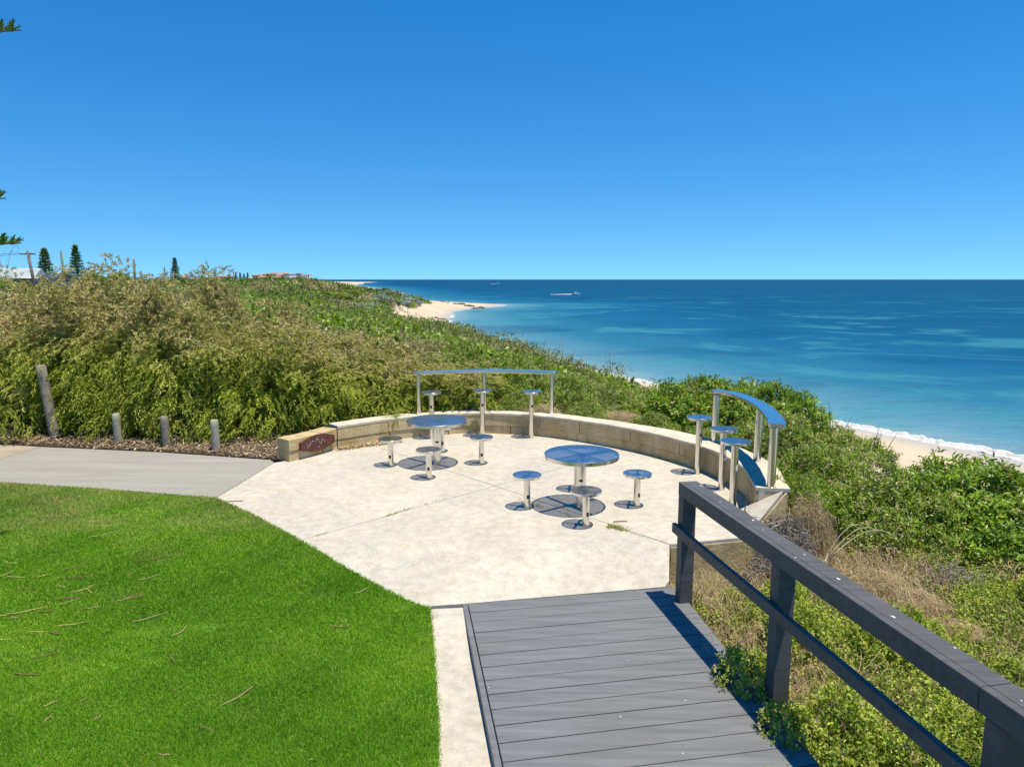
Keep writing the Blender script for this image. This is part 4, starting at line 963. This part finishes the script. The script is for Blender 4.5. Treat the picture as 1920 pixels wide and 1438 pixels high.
# distinct bushes standing out of that mass
far_bush = [bush_mesh('far_bush', 95 + i, 1.0, .8, 420, 8, .17, .075, .02, .5, vlo=.1) for i in range(2)]
silver = bush_mesh('silver_bush', 98, 1.0, .6, 240, 8, .2, .08, .02, .5)
for m_ in far_bush: m_.materials.append(M_GREEN)
silver.materials.append(M_SILVER)
g2 = random.Random(9); cnt = 0
for px, py, D in [(430, 545, 34), (470, 560, 30), (520, 560, 38), (560, 575, 33), (610, 600, 30), (500, 590, 27), (560, 612, 26), (640, 580, 45), (690, 600, 42), (590, 552, 60), (540, 545, 70), (640, 548, 90), (600, 540, 120), (690, 565, 75), (470, 535, 55), (410, 535, 60), (730, 610, 38), (770, 625, 34), (820, 640, 32), (880, 655, 28), (700, 640, 25), (650, 625, 27), (940, 668, 25), (1000, 690, 23), (1060, 705, 21), (1120, 720, 20), (1160, 735, 19), (620, 533, 180), (560, 532, 160)]:
    x_ = (px - 960) / F * D; o = bpy.data.objects.new('dune_bush', far_bush[cnt % 2]); C.objects.link(o); r_ = D * .022 + .45
    o.location = (x_, D, gz(x_, D) - .1); o.scale = (r_ * g2.uniform(.9, 1.4), r_, min(r_ * 1.2, 1.5)); o.rotation_euler.z = g2.random() * 6
    tag(o, 'dark green leafy bush standing out of the dune scrub above the beach', 'bush', 'dark green bushes scattered over the dunes'); cnt += 1
twiggy = limbs('twiggy_bush', 59, .9, .9, 130, .012, 1.0, .5, .16); twiggy.materials.append(M_DRY)
for i, (px, D) in enumerate([(560, 24), (470, 26), (610, 23), (680, 24), (530, 30), (740, 30), (640, 33), (445, 32), (800, 27), (590, 40), (700, 48), (860, 33), (930, 27), (500, 45)]):
    x_ = (px - 960) / F * D; o = bpy.data.objects.new('twiggy_bush', twiggy); C.objects.link(o); r_ = .5 + D * .018
    o.location = (x_, D, gz(x_, D)); o.scale = (r_ * 1.2, r_, r_ * 1.15); o.rotation_euler.z = i * 1.7
    tag(o, 'bare straw-coloured twiggy bush in the dune scrub behind the drooping shrubs', 'bush', 'bare twiggy bushes in the dune scrub')
for px, D in [(600, 130), (622, 140), (650, 120), (672, 150), (700, 170), (715, 190), (735, 235), (750, 250), (745, 225), (770, 270), (690, 150), (660, 160)]:
    x_ = (px - 960) / F * D; o = bpy.data.objects.new('silver_bush', silver); C.objects.link(o); r_ = D * .013
    o.location = (x_, D, gz(x_, D)); o.scale = (r_ * 1.4, r_, r_ * .9); o.rotation_euler.z = g2.random() * 6
    tag(o, 'low silvery grey bush on the seaward dune slope near the beach', 'bush', 'silvery bushes on the far dune slope')

# ------------------------------------------------------------------ weeds in the joints, litter on lawn and slab
def joint_grass(name, a_, b_, n_, h_, label, spread=.02):
    g = np.random.default_rng(int(abs(a_[0]) * 100)); Lv = Leaves(); t = g.random(n_)
    t = np.clip(t + .08 * np.sin(t * 40), 0, 1)
    P = np.stack([a_[0] + (b_[0] - a_[0]) * t + g.normal(0, spread, n_) * .5, a_[1] + (b_[1] - a_[1]) * t + g.normal(0, spread, n_) * .5, np.full(n_, .0)], 1); P[:, 2] = zfront(P[:, 0], P[:, 1]) - .01
    d = rdir(n_, g) * .8 + np.array([0, 0, .8]); Lv.leaf(P, d, rdir(n_, g), g.uniform(.5, 1.2, n_) * h_, .008, np.stack([g.random(n_), (g.random(n_) < .35) * .7, np.zeros(n_)], 1))
    o = link(name, Lv.mesh(name), M_COVER); tag(o, label, 'weed', 'weeds growing in the slab joints'); return o
w2 = lambda px, py: tuple(at(px, py)[:2])
joint_grass('joint_weed', w2(722, 969), w2(775, 951), 260, .03, 'longest thin green weed strip in the left slab joint')
joint_grass('joint_weed', w2(795, 946), w2(835, 934), 70, .025, 'sparse short weed strip in the left slab joint farther from the lawn')
joint_grass('joint_weed', w2(592, 1004), w2(620, 997), 90, .025, 'short green weed strip where the left joint meets the lawn')
joint_grass('joint_weed', w2(1142, 987), w2(1172, 995), 200, .075, 'bright green weed tuft in the joint right of the front stool', .05)
joint_grass('joint_weed', w2(1172, 996), w2(1254, 1019), 220, .025, 'long olive weed strip in the joint leading to the handrail post')
joint_grass('joint_weed', w2(978, 938), w2(1016, 952), 70, .07, 'thin weed beside the stool left of the nearer table', .05)
joint_grass('joint_weed', w2(1045, 958), w2(1075, 970), 90, .03, 'dark weed strip in the joint under the nearer table')
joint_grass('joint_weed', (-3.95, 9.35), (-3.83, 10.7), 160, .025, 'thin green weed line between the grey path and the patio', .03)
# hanging greenery on the wall
Lv = Leaves(); g = np.random.default_rng(3)
q = at(738, 784, .4); Lv = Leaves()
for k in range(9):
    t = np.linspace(0, 1, 26); a0 = np.array(q) + np.array([g.normal(0, .13), .32, .06]); e0 = np.array(q) + np.array([g.normal(0, .14), -.03, -.05 - .13 * g.random()])
    P = a0 + (e0 - a0) * t[:, None] + np.array([0, 0, .14]) * (4 * t * (1 - t))[:, None]; Lv.strand(P[None], .004, np.array([[.4, .2, 0]]))
    Lv.leaf(P, rdir(26, g) + np.array([0, -.3, -.3]), rdir(26, g), .055, .013, tints(26, .4, 1, .05, g))
tag(link('wall_weed', Lv.mesh('wall_weed'), M_COVER), 'bright green weed trailing over the curved wall just left of the far table', 'weed')
Lv = Leaves(); n_ = 900; u = g.random(n_); P = np.array([-2.99, 12.0, .0]) + np.stack([u * .95 + g.normal(0, .05, n_), u * .62 - .10 + g.normal(0, .04, n_), g.random(n_) * .05], 1)
d = rdir(n_, g); d[:, 2] *= .4; Lv.leaf(P, d, rdir(n_, g) + [0, 0, 1], g.uniform(.03, .07, n_), .018, tints(n_, .1, .9, g.random(n_) < .4, g))
tag(link('leaf_litter', Lv.mesh('leaf_litter'), M_DRY), kind='stuff')
M_TWIG = [simple('twig_yellow', (.42, .34, .10), .8), simple('twig_brown', (.20, .115, .05), .85), simple('twig_tan', (.34, .24, .12), .85)]
TW = [(35, 437, 70, -.3, 1.2, 0), (25, 485, 60, .7, .3, 2), (60, 497, 85, -.1, .8, 0), (185, 490, 40, .5, .4, 0), (205, 248, 100, .05, .2, 1), (420, 270, 110, -.05, .3, 1), (430, 320, 80, .5, .7, 0), (330, 450, 80, .6, .6, 1), (635, 497, 75, .6, 1.3, 2), (545, 490, 35, -1, .3, 1), (335, 497, 100, .1, .2, 1), (250, 535, 55, -.4, 1.0, 2), (362, 545, 70, .7, 1.4, 0), (375, 556, 40, -.5, .2, 0), (300, 597, 60, .6, .2, 2), (145, 630, 150, .4, .9, 0), (290, 585, 110, .15, .2, 1), (190, 637, 60, .1, .4, 1), (300, 685, 110, .2, .3, 0), (380, 625, 60, .1, .6, 2), (630, 660, 105, .45, .4, 2), (770, 705, 75, 1.0, 2.2, 2), (150, 712, 90, .0, .3, 0), (225, 717, 50, -.2, .2, 1), (715, 812, 60, -.6, .5, 1), (1000, 970, 110, .7, .5, 2), (105, 880, 110, -.05, .3, 1), (195, 800, 80, .4, .6, 1), (1525, 550, 60, .7, 1.3, 2), (1420, 695, 80, .05, .3, 1), (1120, 415, 30, .1, .3, 1), (890, 328, 35, -.4, 1.3, 0), (650, 420, 120, .35, .4, 1), (960, 250, 60, .2, .4, 1), (210, 1000, 40, .6, .3, 2), (200, 1060, 35, 1.0, .3, 2), (405, 1060, 25, .7, .3, 2), (850, 1098, 50, -.3, .4, 1), (685, 1212, 50, 0, .4, 2), (25, 1272, 60, 0, .4, 1), (150, 1262, 25, .3, .2, 1), (545, 585, 80, .4, .3, 2), (855, 643, 30, -.2, .2, 1), (20, 650, 50, .3, .3, 0), (15, 740, 50, .1, .3, 0), (740, 940, 35, .3, .2, 1), (560, 575, 60, .4, .4, 1), (110, 545, 90, .1, .2, 1), (60, 660, 30, .2, .2, 2), (1090, 833, 20, 0, .2, 1), (630, 1025, 30, .1, .2, 1), (350, 985, 30, .6, .3, 1), (1300, 1232, 20, 0, .1, 2)]
for i, (zx, zy, ln, an, cv, mc) in enumerate(TW):
    px, py = zx / 2.2326, 860 + zy / 2.2326; q = Vector((*solve(px, py, .02), 0)); q.z = zl(q.x, q.y) + .022
    dep = q.y * CP + (H - q.z) * SP; L_ = ln / 2.2326 * dep / F * (1 + .8 * abs(math.sin(an)))
    r_ = .0036 if ln < 40 else .0048; bm = bmesh.new(); K = 9; pts = []; p_ = Vector((0, 0, 0)); a_ = an * 1.5 - cv / 2
    for k in range(K):
        pts.append(p_.copy()); a_ += cv / K; p_ += Vector((math.cos(a_), math.sin(a_), .0)) * L_ / (K - 1)
    off = pts[K // 2]; tube(bm, [v_ - off + Vector((0, 0, .003 * math.sin(k * 1.3 + i))) for k, v_ in enumerate(pts)], [r_ * (.6 + .4 * math.sin(PI * (k + .5) / K)) for k in range(K)], 6)
    o = build('fallen_twig', bm, M_TWIG[mc], None, True); o.location = q
    kind_ = ['yellowish', 'dark brown', 'tan'][mc]; shp = 'straight' if cv < .5 else 'bent' if cv < 1.1 else 'strongly curved'
    tag(o, '%s %s fallen pine twig lying on the lawn' % (kind_, shp), 'twig', 'fallen pine twigs on the lawn: %s %s' % (kind_, shp))
for px, py, ln, an, lb in ((1163, 978, .17, .08, 'short dark twig on the slab right of the front stool'), (441, 940, .2, .15, 'thin brown twig on the slab near the lawn corner'), (1230, 859, .1, -.3, 'tiny dry twig on the slab near the curved wall')):
    q = at(px, py, .006); bm = bmesh.new(); tube(bm, [q + Vector((math.cos(an), math.sin(an), 0)) * ln * (t - .5) + Vector((0, .012 * math.sin(3 * t), .004)) for t in np.linspace(0, 1, 6)], .006, 6)
    tag(build('fallen_twig', bm, M_TWIG[1]), lb, 'twig')

# ------------------------------------------------------------------ pine at the left frame edge, its branch tips in view
pine = empty('norfolk_pine', (-8.3, 7.9, 0))
bm = bmesh.new(); tube(bm, [(0, 0, -.3), (0, 0, 3), (.03, 0, 7), (0, 0, 11)], [.24, .2, .13, .03], 14); build('trunk', bm, M_BARK, pine, True)
def pine_branch(tip, root_z, name='branch'):
    tip = Vector(tip) - pine.location; st = Vector((0, 0, root_z)); g = np.random.default_rng(int(abs(tip.z) * 100)); Lv = Leaves()
    mid = (st + tip) / 2 + Vector((0, 0, -.12)); t = np.linspace(0, 1, 30)
    ax = np.array([(st * (1 - u) ** 2 + mid * 2 * u * (1 - u) + tip * u * u)[:] for u in t]); Lv.strand(ax[None], .02, np.array([[.2, .9, 0]]), 5)
    d = nrm(np.gradient(ax, axis=0)); sd = nrm(np.cross(d, [0, 0, 1.0]))
    nf = 110; uu = g.uniform(.25, 1, nf); ii = (uu * 29).astype(int)
    fl = .08 + .55 * (1 - uu) ** .8 * g.uniform(.7, 1.1, nf)
    fd = nrm(d[ii] * .75 + sd[ii] * np.where(g.random(nf) < .5, 1, -1)[:, None] * g.uniform(.15, .8, (nf, 1)) + np.array([0, 0, .6]) * g.uniform(.5, 1.2, (nf, 1)))
    tt = np.linspace(0, 1, 7)[None, :, None]
    Q_ = ax[ii][:, None] + fd[:, None] * fl[:, None, None] * tt + np.array([0, 0, .12]) * fl[:, None, None] * tt ** 2
    Lv.strand(Q_, .016, tints(nf, .2, .9, (g.random(nf) < .12) * .6, g), 6)
    nn_ = 24; k = np.repeat(np.arange(nf), nn_); s_ = g.random(len(k)); P = Q_[k, 0] + (Q_[k, -1] - Q_[k, 0]) * s_[:, None]
    Lv.leaf(P, fd[k] + rdir(len(k), g) * .7, rdir(len(k), g), .035, .008, tints(len(k), .1, 1, (g.random(len(k)) < .08) * .6, g))
    return link(name, Lv.mesh(name), M_PINE, pine)
tips = [(atd(39, 57, 7.7)), (atd(10, 372, 7.5)), (atd(39, 456, 7.4))]
for q in tips: pine_branch(q, q.z + .1)
for k in range(16):
    a_ = PI * .62 + k * .36; zb_ = 3.2 + (k % 6) * .85; q = Vector((pine.location.x + 2.0 * math.cos(a_), pine.location.y + 2.0 * math.sin(a_), zb_))
    if q.x < -7.4: pine_branch(q, zb_ + .1)
tag(pine, 'norfolk pine with upswept branch tips poking in at the left frame edge', 'tree')

# ------------------------------------------------------------------ far pines, poles, houses
def far_pine_mesh(seed, h_, r_, tiers, L):
    g = np.random.default_rng(seed); Lv = Leaves()
    for k in range(tiers):
        f = k / tiers; z = h_ * (.12 + .86 * f); R = r_ * (1 - f) ** 1.05 * g.uniform(.8, 1.1) + .08
        nb_ = 7; an = np.arange(nb_) * 2 * PI / nb_ + k * .7 + g.normal(0, .15, nb_)
        for a_ in an:
            m_ = 26; u = g.random(m_) ** .7; P = np.stack([np.cos(a_) * R * u, np.sin(a_) * R * u, z + .16 * R * u + g.normal(0, .1, m_)], 1) + g.normal(0, .12, (m_, 3))
            Lv.leaf(P, np.array([math.cos(a_), math.sin(a_), .7]) + g.normal(0, .5, (m_, 3)), rdir(m_, g), L * g.uniform(.6, 1.2, m_), L * .3, tints(m_, .1, .9, 0, g))
    return Lv.mesh('crown')
crowns = [far_pine_mesh(5, 13, 3.5, 13, .75), far_pine_mesh(6, 13, 2.7, 14, .65)]
bm = bmesh.new(); tube(bm, [(0, 0, -1), (0, 0, 6), (0, 0, 12.9)], [.3, .2, .05], 8); bm.normal_update(); tm = bpy.data.meshes.new('trunk'); bm.to_mesh(tm); bm.free()
def top_z(py, D): return H + (524.5 - py) / F * D * 1.0
for i, (px, py, D, k_, hs_, lb) in enumerate([(88, 465, 210, 0, 1, 'broad norfolk pine right of the power pole on the far left'), (146, 459, 200, 1, 1, 'narrow dark norfolk pine right of the green pole'), (330, 483, 200, 1, .62, 'small norfolk pine rising behind the straw-topped shrub')]):
    x_ = (px - 960) / F * D * .99; h_ = 13 * hs_
    plant('norfolk_pine', [('crown', crowns[k_], M_PINE), ('trunk', tm, M_BARK)], (x_, D, top_z(py, D) - h_), lb, 'tree', 'norfolk pines on the skyline', i, (hs_ * 1.05, hs_ * 1.05, hs_))
for i, (px, py) in enumerate([(448, 512), (456, 511), (463, 513), (470, 511), (425, 516), (436, 515), (409, 516), (385, 517), (507, 513)]):
    D = 1250; x_ = (px - 960) / F * D
    plant('norfolk_pine', [('crown', crowns[1], M_PINE), ('trunk', tm, M_BARK)], (x_, D, top_z(py, D) - 14), 'tiny distant norfolk pine in the row above the hillside town', 'tree', 'tiny pines above the far town', i, (1.25, 1.25, 1.08))
def pole(px0, py0, px1, D, mt, label, arm=False):
    a_ = Vector(((px0 - 960) / F * D, D, top_z(py0, D))); b_ = Vector(((px1 - 960) / F * D, D, gz((px1 - 960) / F * D, D) - 1))
    r = empty('power_pole', b_); bm = bmesh.new(); tube(bm, [Vector((0, 0, 0)), a_ - b_], [.27, .2], 10); build('pole', bm, mt, r, True)
    if arm:
        bm = bmesh.new(); q = a_ - b_ + Vector((0, 0, -.45)); box(bm, q, (2.3, .14, .16), .1)
        build('cross_arm', bm, mt, r)
        for k in (-.95, -.35, .35, .95):
            bm = bmesh.new(); lathe(bm, [(0, 0), (.06, 0), (.09, .12), (.05, .2), (0, .22)], 8); o = build('insulator', bm, M_WHITE, r); o.location = q + Vector((k, 0, .09))
    tag(r, label, 'power pole', 'power poles on the skyline'); return a_
a_ = pole(66, 473, 77, 110, M_POLE, 'power pole with cross arm nearest the left frame edge', True)
pole(127.5, 472, 131, 150, M_POLEG, 'greenish bare pole between the two larger norfolk pines')
pole(261, 487, 260, 150, M_POLE, 'plain dark pole above the middle of the shrub thicket')
pole(272, 509, 273, 170, M_POLE, 'shortest dark pole tip just right of the plain pole')
for i, (k, sag) in enumerate(((-.95, 1.0), (.95, 1.3))):
    bm = bmesh.new(); s_ = a_ + Vector((k, 0, -.25)); e_ = s_ + Vector((-42, -8 + 3 * i, .4)); tube(bm, [s_.lerp(e_, t) + Vector((0, 0, -sag * 4 * t * (1 - t))) for t in np.linspace(0, 1, 14)], .03, 5)
    tag(build('power_line', bm, M_WIRE), ['upper power line running left from the cross arm pole', 'lower power line running left from the cross arm pole'][i], 'power line')
def house(name, w, d_, hw, hr_, wall_m, roof_m, hip=True, gable=False):
    r = empty(name); bm = bmesh.new(); box(bm, (0, 0, hw / 2 - 1), (w, d_, hw + 2)); build('wall', bm, wall_m, r)
    bm = bmesh.new(); e = .5; a_ = [(-w / 2 - e, -d_ / 2 - e), (w / 2 + e, -d_ / 2 - e), (w / 2 + e, d_ / 2 + e), (-w / 2 - e, d_ / 2 + e)]
    lo = [bm.verts.new((*q, hw + .02)) for q in a_]; ridge = (w / 2 - d_ / 2 * .8 if hip else w / 2 + e)
    if hr_ > .6:
        t1, t2 = bm.verts.new((-ridge, 0, hw + hr_)), bm.verts.new((ridge, 0, hw + hr_))
        bm.faces.new((lo[0], lo[1], t2, t1)); bm.faces.new((lo[2], lo[3], t1, t2)); bm.faces.new((lo[1], lo[2], t2)); bm.faces.new((lo[3], lo[0], t1)); bm.faces.new(lo[::-1])
    else:
        hi = [bm.verts.new((*q, hw + hr_)) for q in a_]; bm.faces.new(hi); bm.faces.new(lo[::-1])
        for i in range(4): bm.faces.new((lo[i], lo[(i + 1) % 4], hi[(i + 1) % 4], hi[i]))
    build('roof', bm, roof_m, r)
    nw = max(2, int(w / 4))
    for i in range(nw):
        bm = bmesh.new(); box(bm, (-w / 2 + (i + .5) * w / nw, -d_ / 2 - .02, hw * .58), (w / nw * .5, .08, hw * .36)); build('window', bm, M_GLASS, r)
    return r
HK = [house('house', 16, 10, 5, 2.6, M_CREAM, M_TILE), house('house', 13, 10, 6, .5, M_WHITE, M_WHITE), house('house', 14, 10, 4, 2.4, M_CREAM, M_ROOFG), house('house', 18, 10, 6.2, 2.4, M_CREAM, M_TILE), house('house', 12, 9, 6.5, .5, M_CREAM, M_WHITE)]
FH = [(370, 527, 900, 0), (392, 522, 1100, 2), (420, 526, 800, 0), (404, 521, 1250, 1), (440, 521, 1300, 2), (474, 524, 950, 2), (488, 519, 1300, 3), (498, 522, 1150, 0), (512, 527, 1000, 1), (520, 516, 1400, 3), (530, 518, 1350, 0), (527, 522, 1200, 3), (540, 516, 1420, 3), (552, 518, 1350, 1), (566, 517, 1400, 4), (575, 520, 1330, 1), (582, 519, 1420, 4), (506, 517, 1420, 0), (460, 528, 850, 1), (480, 530, 800, 4), (425, 521, 1250, 3), (536, 524, 1150, 1), (350, 521, 1100, 0)]
seen = set()
HL = ['far house with orange tiled hip roof in the hillside town', 'far white flat-roofed house in the hillside town', 'far cream house with grey roof in the hillside town', 'far two-storey house with wide orange tiled roof on the headland', 'far cream flat-roofed house on the headland']
for i, (px, py, D, k_) in enumerate(FH):
    o = copy_tree(HK[k_]) if k_ in seen else HK[k_]; seen.add(k_)
    x_ = (px - 960) / F * D; top = [7.6, 6.5, 6.4, 8.6, 7.0][k_]
    o.location = (x_, D, top_z(py - 4, D) - top); o.rotation_euler.z = [.3, -.4, .1, .6, -.2][i % 5]
    tag(o, HL[k_], 'house', 'far town houses: ' + HL[k_][4:])
o = house('house', 13, 8, 3.2, 2.2, M_CREAM, M_ROOFG, False); D = 150; o.location = ((18 - 960) / F * D, D, top_z(504, D) - 5.4); o.rotation_euler.z = .25; tag(o, 'low house with pale grey-green metal roof at the far left edge', 'house')
o = house('house', 6, 7, 3.0, 2.0, M_POLE, M_ROOFG, True); D = 148; o.location = ((40 - 960) / F * D, D, top_z(505, D) - 5.0); o.rotation_euler.z = 1.2; tag(o, 'small dark-walled house wing with gable right of the pale metal roof', 'house')
o = house('house', 4.2, 4.5, 2.4, 1.5, M_WHITE, M_ROOFB, False); D = 130; o.location = ((116 - 960) / F * D, D, top_z(506, D) - 4.6); o.rotation_euler.z = -.4; tag(o, 'house with dark blue solar roof behind the shrubs by the green pole', 'house')
o = house('house', 8, 6, 2.6, 1.2, M_WHITE, M_ROOFG, True); D = 170; o.location = ((62 - 960) / F * D, D, top_z(511, D) - 3.8); tag(o, 'small white-walled house low behind the power pole', 'house')
# trees of the town: dark clumps
for i, (px, py, D) in enumerate([(510, 517, 1300), (535, 524, 1100), (500, 527, 800), (545, 528, 700), (480, 527, 900), (440, 527, 800), (400, 527, 700), (560, 526, 900), (380, 524, 1000), (520, 530, 620), (20, 530, 100), (45, 535, 80), (185, 515, 60), (230, 512, 55), (10, 522, 120)]):
    x_ = (px - 960) / F * D; o = bpy.data.objects.new('dune_bush', far_bush[i % 2]); C.objects.link(o); r_ = D * .011
    o.location = (x_, D, top_z(py, D) - r_ * .9); o.scale = (r_ * 1.4, r_, r_ * 1.1); tag(o, 'dark rounded tree or bush among the houses on the skyline', 'tree', 'dark trees between the far houses')

# ------------------------------------------------------------------ beach rocks and boats
rk = []
for s_ in range(3):
    bm = bmesh.new(); bmesh.ops.create_icosphere(bm, subdivisions=3, radius=1)
    for v_ in bm.verts:
        q = np.array(v_.co); f = 1 + .3 * float(wob(q[None] * 1.6, 1, s_ * 2.0)[0]) + .12 * float(wob(q[None] * 4, 1, s_)[0]); v_.co *= f; v_.co.z *= .5
    m_ = bpy.data.meshes.new('rock'); bm.to_mesh(m_); bm.free(); m_.materials.append(M_ROCK); rk.append(m_)
for i, (zx, zy, s_, lb) in enumerate([(600, 283, 1, 0), (640, 288, .9, 0), (690, 294, 1.1, 0), (732, 294, 1.8, 1), (765, 273, .8, 2), (807, 274, .9, 2), (795, 301, 1.9, 1), (850, 308, 1.8, 1), (890, 306, 2.2, 3), (945, 313, 1.3, 4), (550, 272, 1, 0), (550, 387, 1.0, 5), (592, 391, .9, 5), (710, 399, .9, 5), (575, 277, .8, 0)]):
    px, py = 680 + zx / 4, 500 + zy / 4; q = at(px, py, -8.6); o = bpy.data.objects.new('rock', rk[i % 3]); C.objects.link(o)
    o.location = (q.x, q.y, gz(q.x, q.y)); o.scale = (s_ * 1.25, s_ * .8, s_ * .75); o.rotation_euler.z = i
    tag(o, ['small dark rock in the scattered line on the upper beach', 'long low dark rock along the water side of the sand spit', 'small dark rock on the back edge of the sand spit', 'largest brown rock at the waterline of the sand spit', 'rightmost dark rock standing in the shallows off the sand spit', 'small dark rock low on the beach near the near shallows'][lb], 'rock', 'dark rocks on the far beach')
def boat(px, py, L, label, wl_len):
    q = at(px, py, SEA); b = empty('motor_boat', (q.x, q.y, SEA), 0.05); bm = bmesh.new(); secs = []
    for t in np.linspace(0, 1, 9):
        w = L * .15 * math.sqrt(max(.02, 1 - (max(0, t - .35) / .65) ** 2.2)); x_ = L * (t - .5); h_ = L * (.11 + .05 * t)
        secs.append([bm.verts.new(v_) for v_ in ((x_, -w, h_), (x_, -w * .8, .02), (x_, 0, -.2), (x_, w * .8, .02), (x_, w, h_))])
    for a_, c_ in zip(secs, secs[1:]):
        for i in range(4): bm.faces.new((a_[i], a_[i + 1], c_[i + 1], c_[i]))
        bm.faces.new((a_[4], a_[0], c_[0], c_[4]))
    bm.faces.new(secs[0]); bm.faces.new(secs[-1][::-1]); build('hull', bm, M_WHITE, b)
    bm = bmesh.new(); box(bm, (-.02 * L, 0, L * .2), (L * .32, L * .2, L * .16), 0, L * .03); build('cabin', bm, M_WHITE, b)
    bm = bmesh.new(); box(bm, (-.02 * L, 0, L * .215), (L * .327, L * .207, L * .05)); build('window', bm, M_GLASS, b)
    tag(b, label, 'boat')
    g = np.random.default_rng(int(px)); rows = []
    for t in np.linspace(0, 1, 30):
        w = L * (.1 + .3 * t) * (1 + .3 * math.sin(9 * t)); rows.append([(q.x - L * .4 - wl_len * t, q.y + s * w, SEA + .12 + (.35 * (1 - t) if abs(s) < .9 else -.1) + .1 * g.random()) for s in (-1, -.5, 0, .5, 1)])
    G_ = np.array(rows); I_ = np.arange(150).reshape(30, 5); Q_ = np.stack([I_[:-1, :-1], I_[:-1, 1:], I_[1:, 1:], I_[1:, :-1]], -1).reshape(-1, 4)
    tag(link('wake', fast_mesh('wake', G_.reshape(-1, 3), Q_), M_FOAM), kind='structure')
boat(1079, 552.5, 6.5, 'white motor boat trailing a white wake, nearer of the two boats', 17)
boat(933, 532.5, 11, 'tiny white boat close to the horizon', 16)
